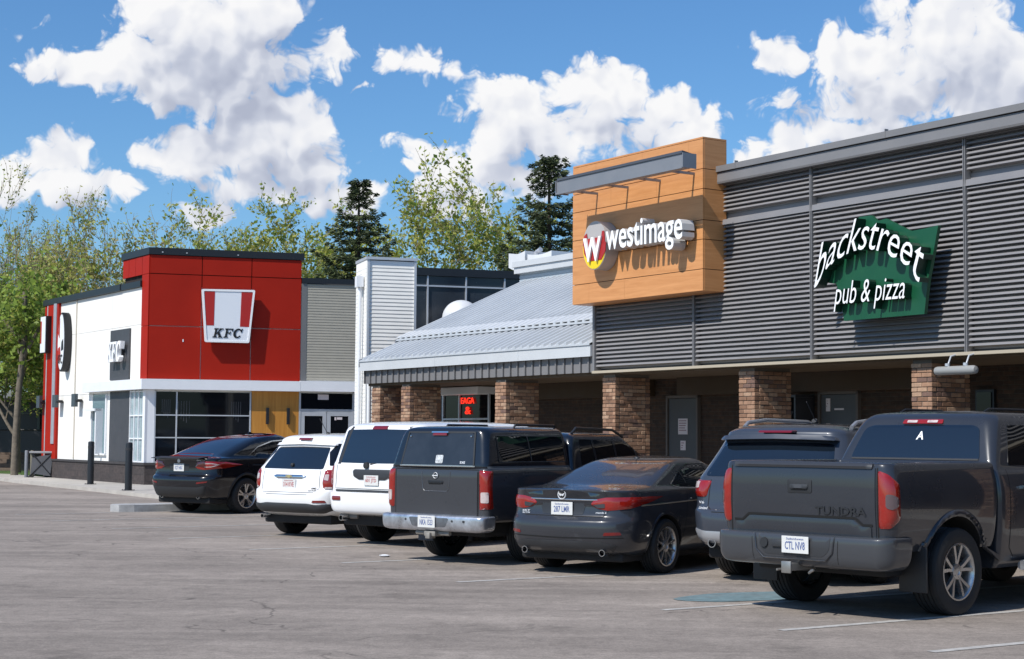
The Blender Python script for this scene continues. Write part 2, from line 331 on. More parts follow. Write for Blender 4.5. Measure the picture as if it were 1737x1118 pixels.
def text_geo(txt, size=1.0, bold=0.0, res=3):
    cu = bpy.data.curves.new('t', 'FONT'); cu.body = txt; cu.size = size; cu.offset = bold; cu.resolution_u = res; cu.fill_mode = 'FRONT'
    o = bpy.data.objects.new('t', cu); COL.objects.link(o)
    bpy.context.view_layer.update()
    me = bpy.data.meshes.new_from_object(o.evaluated_get(bpy.context.evaluated_depsgraph_get()))
    vs = [v.co.copy() for v in me.vertices]; fs = [tuple(p.vertices) for p in me.polygons]
    bpy.data.objects.remove(o); bpy.data.curves.remove(cu); bpy.data.meshes.remove(me)
    return vs, fs
def text_solid(mb, txt, x0, x1, z0, z1, y, depth, mi=0, bold=0.0, warp=None, shear=0.0, msid=None, res=3):
    """letters fitted in the box x0..x1, z0..z1 of the x-z plane, facing -y, front at y, returns reaching y+depth"""
    vs, fs = text_geo(txt, 1.0, bold, res)
    bm = bmesh.new(); bv = [bm.verts.new(v) for v in vs]
    for f in fs:
        try: bm.faces.new([bv[i] for i in f])
        except ValueError: pass
    bmesh.ops.remove_doubles(bm, verts=bm.verts, dist=1e-5)
    for v in bm.verts: v.co.x += shear * v.co.y
    xs = [v.co.x for v in bm.verts]; ys = [v.co.y for v in bm.verts]
    ax, bx, ay, by = min(xs), max(xs), min(ys), max(ys)
    bm.verts.index_update(); pts = []
    for v in bm.verts:
        u = (v.co.x - ax) / (bx - ax); w = (v.co.y - ay) / (by - ay)
        if warp: X, Z = warp(u, w)
        else: X, Z = x0 + u * (x1 - x0), z0 + w * (z1 - z0)
        pts.append((X, Z))
    n = len(pts); front = [[v.index for v in f.verts] for f in bm.faces]
    mb.add([(p[0], y, p[1]) for p in pts], front, mi)
    be = [e for e in bm.edges if len(e.link_faces) == 1]; side = []; V = [(p[0], y, p[1]) for p in pts] + [(p[0], y + depth, p[1]) for p in pts]
    for e_ in be:
        lp = e_.link_loops[0]; a = lp.vert.index; b = lp.link_loop_next.vert.index
        side.append((b, a, a + n, b + n))
    mb.add(V, side, mi if msid is None else msid)
    bm.free(); return mb
exec_marker = 0

# ================================================================== materials in use
asphalt = asphalt_mat()
concrete = mat('concrete', (0.42, 0.39, 0.35), 0.85, var=0.14, vscale=1.6, bump=0.4, bscale=60, dirt=0.35, dirtcol=(0.2, 0.18, 0.16))
line_paint = mat('line_paint', (0.40, 0.385, 0.36), 0.8, var=0.25, vscale=9, dirt=0.6, dirtcol=(0.2, 0.18, 0.17))
blue_paint = mat('blue_marking', (0.13, 0.195, 0.21), 0.8, var=0.3, vscale=8, dirt=0.7, dirtcol=(0.2, 0.19, 0.18))
clad_grey = mat('charcoal_cladding', (0.215, 0.208, 0.212), 0.45, metal=0.0, var=0.05, vscale=2, spec=0.55, dirt=0.1, dirtcol=(0.15, 0.14, 0.13))
trim_grey = mat('grey_trim', (0.18, 0.177, 0.18), 0.45, var=0.05, vscale=1.5, spec=0.5, dirt=0.12)
roof_metal = mat('pale_roof_metal', (0.44, 0.465, 0.49), 0.42, metal=0.0, var=0.07, vscale=0.9, spec=0.5, dirt=0.15, dirtcol=(0.32, 0.34, 0.36))
roof_trim = mat('pale_flashing', (0.50, 0.515, 0.525), 0.45, metal=0.0, var=0.05, vscale=1.2, dirt=0.12, dirtcol=(0.3, 0.3, 0.3))
board_grey = mat('grey_board', (0.17, 0.165, 0.165), 0.6, var=0.08, vscale=2)
soffit_m = mat('soffit', (0.09, 0.06, 0.033), 0.75, var=0.08)
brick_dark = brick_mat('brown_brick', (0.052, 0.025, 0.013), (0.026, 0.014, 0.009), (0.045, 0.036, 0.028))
brick_a = mat('brick_a', (0.33, 0.19, 0.118), 0.85, var=0.22, vscale=14, bump=0.5, bscale=60)
brick_b = mat('brick_b', (0.22, 0.118, 0.07), 0.85, var=0.22, vscale=14, bump=0.5, bscale=60)
brick_c = mat('brick_c', (0.40, 0.255, 0.165), 0.85, var=0.22, vscale=14, bump=0.5, bscale=60)
brick_d = mat('brick_d', (0.17, 0.10, 0.075), 0.85, var=0.22, vscale=14, bump=0.5, bscale=60)
mortar = mat('mortar', (0.13, 0.11, 0.09), 0.9, var=0.1)
glass_dark = mat('dark_glass', (0.006, 0.007, 0.009), 0.04, spec=0.28)
black_metal = mat('black_metal', (0.012, 0.013, 0.016), 0.4, spec=0.5)
white_wall = mat('white_stucco', (0.80, 0.785, 0.74), 0.8, var=0.03, vscale=0.8, bump=0.15, bscale=70, dirt=0.05)
white_trim = mat('white_aluminium', (0.74, 0.75, 0.77), 0.45, var=0.02)
silver = mat('silver_aluminium', (0.50, 0.52, 0.55), 0.38, metal=0.3, var=0.04)
red_clad = mat('red_panel', (0.33, 0.012, 0.003), 0.6, var=0.07, vscale=0.7, spec=0.2, dirt=0.05, dirtcol=(0.35, 0.03, 0.02))
red_paint = mat('red_sign_face', (0.42, 0.018, 0.012), 0.4)
gap_dark = mat('dark_joint', (0.02, 0.012, 0.01), 0.9)
dado_m = brick_mat('charcoal_block', (0.058, 0.045, 0.042), (0.042, 0.034, 0.033), (0.03, 0.026, 0.025), 0.4, 0.2, 0.4)
wood_amber = wood_mat('amber_wood', (0.38, 0.155, 0.020), (0.50, 0.23, 0.038), (9, 0.5, 1))
wood_orange = wood_mat('cedar_laminate', (0.50, 0.215, 0.072), (0.62, 0.29, 0.11), (0.7, 9, 1))
charcoal_panel = mat('charcoal_panel', (0.055, 0.056, 0.062), 0.5, var=0.05)
sign_white = mat('sign_white', (0.78, 0.80, 0.83), 0.35)
sign_bright = mat('letter_white', (0.86, 0.86, 0.86), 0.4)
letter_side = mat('letter_return', (0.50, 0.50, 0.50), 0.5)
ink = mat('black_print', (0.008, 0.009, 0.011), 0.5)
green_sign = mat('green_sign_panel', (0.006, 0.075, 0.032), 0.4, var=0.08, vscale=4)
dark_green = mat('dark_green_return', (0.006, 0.035, 0.020), 0.4)

# ================================================================== ground
g = MB().add([(-400, -120, 0), (400, -120, 0), (400, 700, 0), (-400, 700, 0)], [(0, 1, 2, 3)])
tag(g.build('parking_lot', asphalt), 'sunlit worn asphalt of the parking lot', 'parking lot', kind='structure')

def stripe(pts, w=0.10, name='parking_line', m=None, label='thin worn white parking line'):
    b = MB(); (u0, c0), (u1, c1) = pts
    b.add([(u0 - w / 2, c0, 0.004), (u0 + w / 2, c0, 0.004), (u1 + w / 2, c1, 0.004), (u1 - w / 2, c1, 0.004)], [(0, 1, 2, 3)])
    return tag(b.build(name, m or line_paint, fr=FM), label, kind='structure')
for u in (-8.85, -10.5, -12.3, -15.8, -18.9, -21.7, -24.6, -27.6, -30.6, -33.3):
    stripe([(u, 9.7 + rng.uniform(-.1, .2)), (u - 0.05, 16.6)])
# blue accessible-bay patch beside the big pickup
pp = []
for i in range(22):
    a = 2 * math.pi * i / 22; rr = 1 + 0.22 * mnoise.noise(Vector((math.cos(a) * 1.3, math.sin(a) * 1.3, 2)))
    pp.append((-12.9 + 0.42 * rr * math.cos(a), 11.35 + 0.85 * rr * math.sin(a), 0.005))
b = MB(); b.add(pp, [tuple(range(22))]); tag(b.build('bay_marking', blue_paint, fr=FM), 'faded blue accessible bay marking on the asphalt', kind='structure')
# pavement in the arcade and round the restaurant
b = MB(); b.box(-33.4, 2, 17.25, 19.7, -0.05, 0.13, bev=0.012)
tag(b.build('pavement', concrete, fr=FM), 'concrete walkway under the arcade', kind='structure')
# restaurant footpath, hugging its side and front
A_ = W(FM, -60.5, 15.6); 
b = MB(); b.prism([(-48.0, 15.75), (-39.5, 15.3), (-34.9, 14.6), (-33.45, 15.2), (-33.45, 24), (-48, 24), (-48.5, 18.1), (-60.5, 18.1), (-75, 19.6), (-95, 22), (-95, 18.6), (-75, 17.2), (-62, 16.5), (-55, 16.0)], -0.05, 0.10)
tag(b.build('footpath', concrete, fr=FM), 'pale concrete footpath round the restaurant', kind='structure')
b = MB()
for k in range(14):
    pass
# kerbed island at the end of the bays
isl = [(-34.15, 12.3), (-34.02, 12.02), (-33.8, 11.9), (-33.55, 12.0), (-33.45, 12.3), (-33.45, 15.3), (-34.2, 14.8)]
b = MB(); b.prism(isl, -0.05, 0.15)
tag(b.build('kerb', mat('kerb_concrete', (0.36, 0.36, 0.36), 0.85, var=0.25, vscale=3, bump=0.5, bscale=40, dirt=0.5, dirtcol=(0.16, 0.16, 0.16)), fr=FM), 'rounded concrete kerb end beside the black coupe-style car', kind='structure')

# far lawn
lawn_m = mat('lawn', (0.055, 0.10, 0.018), 0.9, var=0.35, vscale=2.5, bump=0.6, bscale=30)
b = MB(); b.prism([(-64, 17.9), (-95, 22.4), (-140, 28), (-140, 60), (-64, 60), (-61.5, 30), (-61.5, 18.6)], 0.0, 0.16)
tag(b.build('lawn', lawn_m, fr=FM), 'strip of green lawn behind the footpath', kind='structure')
# land behind the buildings
b = MB(); b.add([(-400, 60, 0.02), (400, 60, 0.02), (400, 699, 0.02), (-400, 699, 0.02)], [(0, 1, 2, 3)])
tag(b.build('far_ground', mat('far_grass', (0.06, 0.085, 0.025), 0.95, var=0.3, vscale=0.4)), 'grassy ground behind the trees', kind='structure')

# ================================================================== pub building (charcoal cladding over brick piers)
pub = thing('pub_building', 'long commercial building with charcoal corrugated cladding over brick piers, carrying the green pub sign', 'building', F_at(FM, -14, 17.5))
def P(name, b, m, par=None, fr=FM, **k): return b.build(name, m, par, fr, **k)
b = MB(); b.box(-23.96, 2, 17.63, 34, 2.86, 5.95); P('upper_wall', b, charcoal_panel, pub)
def corrugated(u0, u1, z0, z1, c=17.53, pitch=0.075, amp=0.036):
    b = MB(); n = max(1, round((z1 - z0) / pitch)); p = (z1 - z0) / n; prof = []
    for k in range(n):
        for t, d in ((0.0, -2.2), (0.44, -2.2), (0.47, 0.75), (0.52, 1.0), (0.60, 0.98), (0.76, 0.72), (0.90, 0.40), (0.995, 0.22)):
            prof.append((c - amp * d, z0 + (k + t) * p))
    prof.append((c + amp * 2.2, z1))
    vs = [(u0, q[0], q[1]) for q in prof] + [(u1, q[0], q[1]) for q in prof]; m = len(prof)
    b.add(vs, [(i, m + i, m + i + 1, i + 1) for i in range(m - 1)])
    return b
seams = [-23.96, -21.13, -18.3, -15.26, -12.25, -9.2, -6.2, -3.2, 2.0]
for i in range(len(seams) - 1):
    P('cladding_panel', corrugated(seams[i] + 0.03, seams[i + 1] - 0.03, 2.90, 5.16), clad_grey, pub, smooth=50)
    P('cladding_panel', corrugated(seams[i] + 0.03, seams[i + 1] - 0.03, 5.36, 5.86), clad_grey, pub, smooth=50)
    if i > 0:
        b = MB(); b.box(seams[i] - 0.022, seams[i] - 0.007, 17.47, 17.63, 2.86, 5.9); b.box(seams[i] + 0.007, seams[i] + 0.022, 17.47, 17.63, 2.86, 5.9); b.box(seams[i] - 0.006, seams[i] + 0.006, 17.50, 17.63, 2.86, 5.9)
        P('seam_trim', b, trim_grey, pub)
b = MB(); b.box(-23.99, -23.93, 17.46, 17.9, 2.85, 5.95); P('corner_trim', b, trim_grey, pub)
b = MB(); b.prism([(17.475, 5.165), (17.485, 5.255), (17.59, 5.275), (17.60, 5.355), (17.625, 5.355), (17.625, 5.165)], -23.93, 2, axis='x'); P('band_flashing', b, clad_grey, pub)
b = MB(); b.prism([(17.36, 5.87), (17.37, 6.02), (17.72, 6.03), (17.72, 5.86), (17.50, 5.86), (17.49, 5.84), (17.37, 5.84)], -24.0, 2.02, axis='x')
b.prism([(17.335, 6.034), (17.335, 6.13), (17.76, 6.16), (17.76, 6.034)], -24.03, 2.05, axis='x')
for u in (-19.9, -16.6, -13.4, -10.2, -7.0): b.box(u - .006, u + .006, 17.33, 17.40, 6.03, 6.165)
P('parapet_coping', b, trim_grey, pub)
b = MB(); b.box(-23.98, 2, 17.44, 17.63, 2.815, 2.86); P('bottom_flashing', b, mat('pale_edge', (0.42, 0.36, 0.27), 0.5), pub)
b = MB(); b.box(-23.98, 2, 17.57, 19.7, 2.79, 2.85); P('soffit', b, soffit_m, pub)
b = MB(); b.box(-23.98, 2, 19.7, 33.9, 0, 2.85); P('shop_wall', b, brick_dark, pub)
b = MB(); b.box(-23.97, -17.2, 19.42, 19.69, 2.46, 2.785); P('sign_band', b, mat('brown_band', (0.05, 0.031, 0.016), 0.7, var=0.06), pub)

def brick_pier(u0, u1, c0, c1, z0, z1, parent, name='brick_pier'):
    b = MB(); r = random.Random(int(abs(u0) * 100)); ins = 0.014
    b.box(u0 + ins, u1 - ins, c0 + ins, c1 - ins, z0, z1, 4)
    h = 0.069; n = int((z1 - z0) / h); gap = 0.009; bl = 0.20
    def brick(x0, x1, y0, y1, za, zb):
        j = [r.uniform(-.0045, .0045) for _ in range(4)]
        b.box(x0 + j[0], x1 + j[1], y0 + j[2], y1 + j[3], za, zb, r.choices((0, 1, 2, 3), (5, 4, 3, 1.4))[0], bev=0.007)
    for k in range(n):
        za = z0 + k * h + gap / 2; zb = za + h - gap; w = u1 - u0
        # front and back faces
        cuts = [0, w * .5, w] if k % 2 else [0, w * .27, w * .77, w]
        for yy in ((c0, c0 + .10), (c1 - .10, c1)):
            for a, bb in zip(cuts[:-1], cuts[1:]): brick(u0 + a + (gap / 2 if a > 0 else 0), u0 + bb - (gap / 2 if bb < w else 0), yy[0], yy[1], za, zb)
        # side faces, between
        ys = c0 + .10 + gap; ye = c1 - .10 - gap; off = -(bl / 2) * (k % 2); y = ys + off
        while y < ye - 0.02:
            ya, yb = max(y, ys), min(y + bl - gap, ye)
            if yb - ya > 0.02:
                brick(u1 - .09, u1, ya, yb, za, zb); brick(u0, u0 + .09, ya, yb, za, zb)
            y += bl
    return b.build(name, [brick_a, brick_b, brick_c, brick_d, mortar], parent, FM)
for u in (-23.86, -20.12, -16.38, -12.62, -8.86, -5.1):
    brick_pier(u, u + 0.38, 17.60, 18.40, 0.12, 2.79, pub)
# grey service doors with notices
def service_door(u0, u1, parent, notes):
    b = MB(); b.box(u0 - .05, u0, 19.62, 19.71, .13, 2.46); b.box(u1, u1 + .05, 19.62, 19.71, .13, 2.46); b.box(u0 - .05, u1 + .05, 19.62, 19.71, 2.41, 2.46)
    fr_ = P('door_frame', b, mat('door_frame_brown', (0.10, 0.085, 0.075), 0.6), parent)
    b = MB(); b.box(u0 + .005, u1 - .005, 19.65, 19.72, .14, 2.405, bev=.006); d = P('door', b, mat('door_grey', (0.055, 0.056, 0.058), 0.5, var=.05), parent)
    b = MB(); b.tube([(u0 + .08, 19.66, 1.15), (u0 + .08, 19.58, 1.15), (u0 + .22, 19.58, 1.15)], .012); P('door_handle', b, silver, d)
    for (a, z0, z1, w_) in notes:
        b = MB(); b.box(a, a + w_, 19.642, 19.649, z0, z1, 0)
        for k in range(int((z1 - z0) / .045) - 1): b.box(a + .025, a + w_ - .03 - rng.uniform(0, .06), 19.639, 19.6415, z1 - .05 - k * .045, z1 - .035 - k * .045, 1)
        P('notice', b, [mat('paper', (0.62, 0.55, 0.55), .7), mat('paper_print', (0.25, 0.12, 0.14), .7)], d)
service_door(-24.5, -23.65, pub, [(-24.2, 1.72, 2.02, .28), (-24.13, 1.42, 1.60, .15)])
d2 = service_door(-20.35, -19.5, pub, [(-20.22, 2.12, 2.34, .10), (-20.02, 2.14, 2.17, .22)])
b = MB(); b.box(-16.98, -16.62, 19.64, 19.70, 1.4, 2.42, 0); b.box(-16.94, -16.66, 19.62, 19.642, 1.46, 2.38, 1); b.box(-16.9, -16.72, 19.61, 19.62, 1.92, 1.96, 2)
P('window', b, [black_metal, glass_dark, sign_white], pub)

# ================================================================== arcade building with the pale metal roof
arc = thing('arcade_building', 'low brick arcade with a sloping pale metal roof, between the restaurant and the charcoal cladding', 'building', F_at(FM, -28.5, 17.5))
U0, U1 = -33.0, -24.0
TZ = (5.30 - 3.34) / (21.84 - 17.42)
b = MB(); b.box(U0 + .05, U1 - .01, 17.54, 17.62, 2.86, 3.16)
u = U0 + .06; k = 0
while u < U1 - .06:
    b.box(u, u + .035, 17.50, 17.545, 2.84, 3.16); b.box(u + .055, u + .235, 17.53, 17.542, 2.84, 3.16); u += 0.265
P('fascia_boards', b, board_grey, arc)
b = MB(); b.box(U0 + .05, U0 + .1, 17.55, 21.8, 2.86, 3.16); P('end_fascia', b, board_grey, arc)
b = MB(); b.prism([(17.42, 3.13), (17.42, 3.34), (17.55, 3.36), (17.55, 3.15)], U0 - .04, U1 - .002, axis='x')
for u in (-29.6, -26.4): b.box(u - .004, u + .004, 17.415, 17.43, 3.13, 3.345)
P('eave_flashing', b, roof_trim, arc)
def ribbed(u0, u1, c0, c1, lift, pitch=0.25, h=0.055):
    """trapezoid-rib sheet running up the slope"""
    b = MB(); prof = []; u = u0
    while u < u1:
        for a, d in ((0, 0), (.150, 0), (.168, h), (.232, h)):
            if u + a <= u1: prof.append((u + a, d))
        u += pitch
    prof.append((u1, 0)); m = len(prof)
    def z(c, d): return 3.34 + (c - 17.42) * TZ + lift + d
    vs = []
    rows = [c0, (c0 + c1) / 2, c1]
    for c in rows: vs += [(q[0], c, z(c, q[1])) for q in prof]
    fs = [(r_ * m + i, r_ * m + i + 1, (r_ + 1) * m + i + 1, (r_ + 1) * m + i) for r_ in range(len(rows) - 1) for i in range(m - 1)]
    # closed lower edge
    e0 = len(vs); vs += [(q[0], c0, z(c0, -0.03)) for q in prof]
    fs += [(e0 + i, e0 + i + 1, i + 1, i) for i in range(m - 1)]
    b.add(vs, fs); return b
P('roof_sheet', ribbed(U0 + .02, U1, 17.40, 18.45, 0.035), roof_metal, arc)
P('roof_sheet', ribbed(U0 + .02, U1, 18.36, 21.84, 0.13), roof_metal, arc)
def slab(c0, c1, l0, l1, u0=U0, u1=U1):
    z = lambda c, l: 3.34 + (c - 17.42) * TZ + l
    b = MB(); b.prism([(c0, z(c0, l0)), (c1, z(c1, l0)), (c1, z(c1, l1)), (c0, z(c0, l1))], u0, u1, axis='x'); return b
P('roof_deck', slab(17.5, 21.84, -.14, 0.0), black_metal, arc)
P('step_flashing', slab(18.37, 18.72, .165, .178, U0 + .0, U1), roof_trim, arc)
b = MB(); z = lambda c, l: 3.34 + (c - 17.42) * TZ + l
b.prism([(17.42, z(17.42, -.12)), (21.84, z(21.84, -.02)), (21.84, z(21.84, .13)), (18.36, z(18.36, .13)), (18.36, z(18.36, .05)), (17.42, z(17.42, .05))], U0 - .04, U0 + .02, axis='x')
P('rake_trim', b, mat('rake_dark', (0.16, 0.17, 0.19), .5), arc)
b = MB(); b.prism([(17.62, 3.10), (21.84, 3.1), (21.84, 5.15), (17.62, 3.30)], U0 + .1, U1, axis='x'); P('gable_fill', b, charcoal_panel, arc)
b = MB(); b.box(U0 - .05, U1, 21.85, 34, 2.8, 5.70)
for k in range(4): b.box(U0 - .05, U1, 21.835, 21.85, 5.34 + k * .09, 5.40 + k * .09)
P('clerestory_wall', b, mat('pale_cladding', (0.36, 0.41, 0.45), .5, var=.05), arc)
b = MB(); b.box(U0 - .12, U1, 21.72, 22.1, 5.64, 5.79); b.box(U0 - .15, U1, 21.68, 22.1, 5.794, 5.93); P('parapet_coping', b, roof_trim, arc)
b = MB(); b.box(U0 + .06, -23.99, 17.63, 19.72, 2.79, 2.85); P('soffit', b, soffit_m, arc)
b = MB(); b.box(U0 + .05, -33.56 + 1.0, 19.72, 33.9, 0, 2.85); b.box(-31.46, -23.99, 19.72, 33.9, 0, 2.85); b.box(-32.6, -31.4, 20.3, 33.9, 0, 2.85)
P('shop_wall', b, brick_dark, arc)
b = MB(); b.box(-29.3, -25.0, 19.44, 19.71, 2.46, 2.785); P('sign_band', b, MATS['brown_band'], arc)
for u in (-32.72, -31.36, -27.50): brick_pier(u, u + 0.39, 17.60, 18.40, 0.12, 2.79, arc)
# shop window with red lettering between the piers
wx0, wx1 = -33.0, -31.2
b = MB(); b.box(-32.62, -30.6, 19.45, 19.66, .6, 2.62, 0); P('window', b, glass_dark, arc)
win = b
b = MB(); b.box(-31.9, -31.85, 19.41, 19.45, .6, 2.62); b.box(-32.62, -30.6, 19.412, 19.448, 2.03, 2.07); b.box(-32.62, -30.6, 19.412, 19.448, 1.3, 1.34); b.box(-32.64, -32.58, 19.414, 19.452, .6, 2.62); b.box(-30.64, -30.58, 19.414, 19.452, .6, 2.62)
P('window_frame', b, silver, arc)
b = MB(); b.box(-32.66, -30.58, 19.1, 19.66, 2.60, 2.77, bev=.01); P('window_canopy', b, white_trim, arc)
neon = mat('red_neon', (0.9, 0.05, 0.02), .5, emit=(1.0, 0.03, 0.01), estr=1.3)
b = MB()
text_solid(b, 'EAGA', -31.78, -31.22, 2.40, 2.54, 19.405, .02)
text_solid(b, '&', -31.60, -31.36, 2.16, 2.33, 19.405, .02)
text_solid(b, 'EATS', -31.78, -31.24, 1.84, 1.98, 19.405, .02)
P('neon_lettering', b, neon, arc)
# rain pipe at the arcade end
b = MB(); b.tube([(U0 - .08, 17.62, 3.05), (U0 - .08, 17.72, 2.85), (U0 - .08, 17.72, 0.1)], .05, 10, 0); P('rain_pipe', b, white_trim, arc, smooth=40)

# white folded exhaust hood on the roof
hood = thing('roof_vent', 'white curved exhaust hood on the roof above the pale metal slope', 'roof vent', F_at(FM, -32.9, 22.6, 6.0))
b = MB(); n = 14; prof = [(0.46 * math.cos(a), .22 * math.sin(a)) for a in [math.pi * (.15 + .7 * i / (n - 1)) for i in range(n)]]
def hoodpart(ua, ub, w, zt, tilt):
    b = MB(); vs = []; N = 10
    for k in range(2):
        for i in range(N):
            t = i / (N - 1); uu = ua + (ub - ua) * t
            zz = zt - .05 * math.sin(t * math.pi) + tilt * t
            vs.append((uu, 22.2 + k * w, zz)); vs.append((uu, 22.2 + k * w, zz - .36 - .05 * math.sin(t * math.pi)))
    fs = []
    for i in range(N - 1):
        a = 2 * i; o = 2 * N
        fs += [(a, a + 1, a + 3, a + 2), (o + a, o + a + 2, o + a + 3, o + a + 1), (a, a + 2, o + a + 2, o + a), (a + 1, o + a + 1, o + a + 3, a + 3)]
    o = 2 * N; fs += [(0, o, o + 1, 1), (2 * N - 2, 2 * N - 1, o + 2 * N - 1, o + 2 * N - 2)]
    b.add(vs, fs); return b
vw = mat('white_vent', (0.62, 0.63, 0.64), .45, var=.04)
P('hood_shell', hoodpart(-34.1, -33.36, .7, 6.27, .0), vw, hood, smooth=50, fix=True)
P('hood_shell', hoodpart(-33.25, -32.2, .7, 6.17, .0), vw, hood, smooth=50, fix=True)
b = MB(); b.tube([(-33.45, 22.5, 5.8), (-33.28, 22.5, 6.25), (-33.1, 22.5, 6.3)], .06); b.box(-33.4, -33.1, 22.4, 22.7, 5.6, 6.1); P('hood_bracket', b, silver, hood)

# ================================================================== orange sign box
box_ = thing('sign_box', 'orange wood-look sign box standing proud of the grey cladding, carrying white lettering', 'sign box', F_at(FM, -22.2, 17.06, 4.06))
b = MB(); b.box(-24.03, -20.40, 17.09, 17.55, 4.08, 6.55); P('backing', b, gap_dark, box_)
rows = [4.06, 4.415, 4.905, 5.225, 5.74, 6.07, 6.57]; b = MB()
vj = {0: [-23.55, -22.5], 5: [-23.35, -22.0, -20.75], 3: [], 4: [-22.9, -21.6], 1: [], 2: []}
for i in range(6):
    z0, z1 = rows[i] + (.006 if i else 0), rows[i + 1] - .006
    xs = [-24.06] + vj.get(i, []) + [-20.38]
    for a, c_ in zip(xs[:-1], xs[1:]):
        b.box(a + (.0015 if a > -24.05 else 0), c_ - (.0015 if c_ < -20.4 else 0), 17.06, 17.085, z0, z1)
    b.box(-20.40 + .004, -20.375, 17.088, 17.56, z0, z1); b.box(-24.065, -24.036, 17.088, 17.56, z0, z1)
b.box(-24.06, -20.38, 17.09, 17.55, 4.055, 4.078); b.box(-24.06, -20.38, 17.06, 17.57, 6.572, 6.60); b.box(-24.06, -20.38, 17.552, 17.57, 5.5, 6.57)
P('wood_panels', b, wood_orange, box_)

beam = thing('light_beam', 'grey channel beam held out in front of the orange sign box', 'light beam', F_at(FM, -22, 16.9, 6.0))
b = MB(); b.prism([(16.32, 5.98), (16.32, 6.19), (16.56, 6.19), (16.56, 6.175), (16.345, 6.175), (16.345, 5.995), (16.56, 5.995), (16.56, 5.98)], -23.52, -19.98, axis='x')
b.box(-23.52, -19.98, 16.29, 16.318, 5.95, 5.978); b.box(-19.98, -19.965, 16.30, 16.58, 5.96, 6.20); b.box(-23.535, -23.52, 16.30, 16.58, 5.96, 6.20)
P('channel', b, mat('beam_grey', (0.21, 0.22, 0.24), .45, metal=.2, var=.05), beam)
b = MB(); b.prism([(16.30, 6.191), (16.56, 6.191), (16.56, 6.20), (16.32, 6.24)], -23.5, -20.0, axis='x'); P('lamp_cover', b, mat('beam_dark', (0.05, 0.055, 0.065), .5), beam)
for u in (-23.3, -22.4, -21.5, -20.6):
    b = MB(); b.box(u - .018, u + .018, 16.56, 17.06, 5.99, 6.03); P('bracket', b, mat('beam_grey'), beam)

# westimage letters
ws = thing('wall_lettering', 'row of white channel letters on the orange sign box', 'sign lettering', F_at(FM, -21.6, 16.85, 4.8))
b = MB(); text_solid(b, 'westimage', -22.62, -20.52, 4.75, 5.36, 16.74, .26, 0, bold=.012, msid=1)
P('letters', b, [sign_bright, letter_side], ws)
b = MB(); b.box(-22.55, -20.6, 17.0, 17.05, 4.98, 5.03); P('raceway', b, letter_side, ws)
wc = thing('round_sign', 'round red and yellow sign with a white W on the orange box', 'round sign', F_at(FM, -23.0, 16.85, 4.6))
def disc(cx, cz, rx, rz, y0, y1, n=44): return [(cx + rx * math.cos(2 * math.pi * i / n), cz + rz * math.sin(2 * math.pi * i / n)) for i in range(n)]
b = MB(); b.prism(disc(-23.0, 5.03, .355, .43, 0, 0), 16.78, 17.05, axis='y'); P('drum', b, mat('drum_grey', (0.40, 0.38, 0.37), .5), wc, smooth=40)
def clipdisc(z0, z1, rx, rz, n=60):
    pts = []
    a0 = math.asin(max(-1, min(1, z0 / rz))); a1 = math.asin(max(-1, min(1, z1 / rz)))
    for i in range(n // 2): a = a0 + (a1 - a0) * i / (n // 2 - 1); pts.append((-23.0 + rx * math.cos(a), 5.03 + rz * math.sin(a)))
    for i in range(n // 2): a = a1 + (a0 - a1) * i / (n // 2 - 1); pts.append((-23.0 - rx * math.cos(a), 5.03 + rz * math.sin(a)))
    return pts
b = MB(); b.prism(clipdisc(-.415, .02, .342, .418), 16.772, 16.778, axis='y'); P('yellow_face', b, mat('sign_yellow', (0.80, 0.56, 0.01), .4), wc)
b = MB(); b.prism([(-23.33, 5.06), (-22.67, 5.06), (-22.70, 5.26), (-22.76, 5.26), (-22.78, 5.16), (-23.2, 5.16), (-23.22, 5.26), (-23.29, 5.22)], 16.760, 16.769, axis='y')
b.prism([(-23.32, 5.058), (-22.64, 5.058), (-22.66, 4.9), (-22.78, 4.76), (-23.17, 4.76), (-23.29, 4.9)], 16.762, 16.770, axis='y'); P('red_face', b, mat('sign_maroon', (0.36, 0.02, 0.02), .4), wc)
b = MB(); text_solid(b, 'W', -23.27, -22.74, 4.74, 5.17, 16.72, .035, 0, bold=.03)
P('letter', b, sign_bright, wc)

# ================================================================== green pub sign
ps = thing('pub_sign', 'green panel sign with arched white letters on the grey ribbed cladding', 'pub sign', F_at(FM, -16.7, 17.3, 3.4))
outl = [(-17.30, 3.39), (-15.74, 3.40), (-15.70, 3.66), (-15.66, 3.9), (-15.55, 4.3), (-15.47, 4.62), (-15.70, 4.60), (-15.98, 4.59), (-16.25, 4.72), (-16.45, 4.82), (-16.62, 4.80), (-16.74, 4.90), (-16.98, 4.90), (-17.08, 4.72), (-17.3, 4.60), (-17.5, 4.45), (-17.72, 4.42), (-17.74, 4.0), (-17.45, 3.95), (-17.36, 3.7)]
b = MB(); b.prism(outl, 17.18, 17.24, axis='y'); P('panel', b, green_sign, ps)
b = MB(); b.box(-16.9, -16.86, 17.24, 17.5, 3.5, 4.7); b.box(-16.0, -15.96, 17.24, 17.5, 3.5, 4.5); b.box(-17.3, -17.26, 17.24, 17.5, 3.5, 4.3); P('standoffs', b, black_metal, ps)
def arch(u, w):
    x = -17.72 + 2.10 * u
    mid = 4.18 + 0.36 * math.sin(math.pi * min(1, u * 1.02)) ** 1.2 - 0.10 * u
    lo = mid - 0.11; hi = mid + 0.36 + 0.02 * math.sin(math.pi * u)
    if u < 0.14: lo -= 0.20 * (1 - u / 0.14)
    if u > 0.9: lo -= 0.20 * (u - 0.9) / 0.1; 
    return x + .10 * w, lo + (hi - lo) * w
b = MB(); text_solid(b, 'backstreet', 0, 1, 0, 1, 16.98, .19, 0, bold=-.004, warp=arch, msid=1, shear=.22)
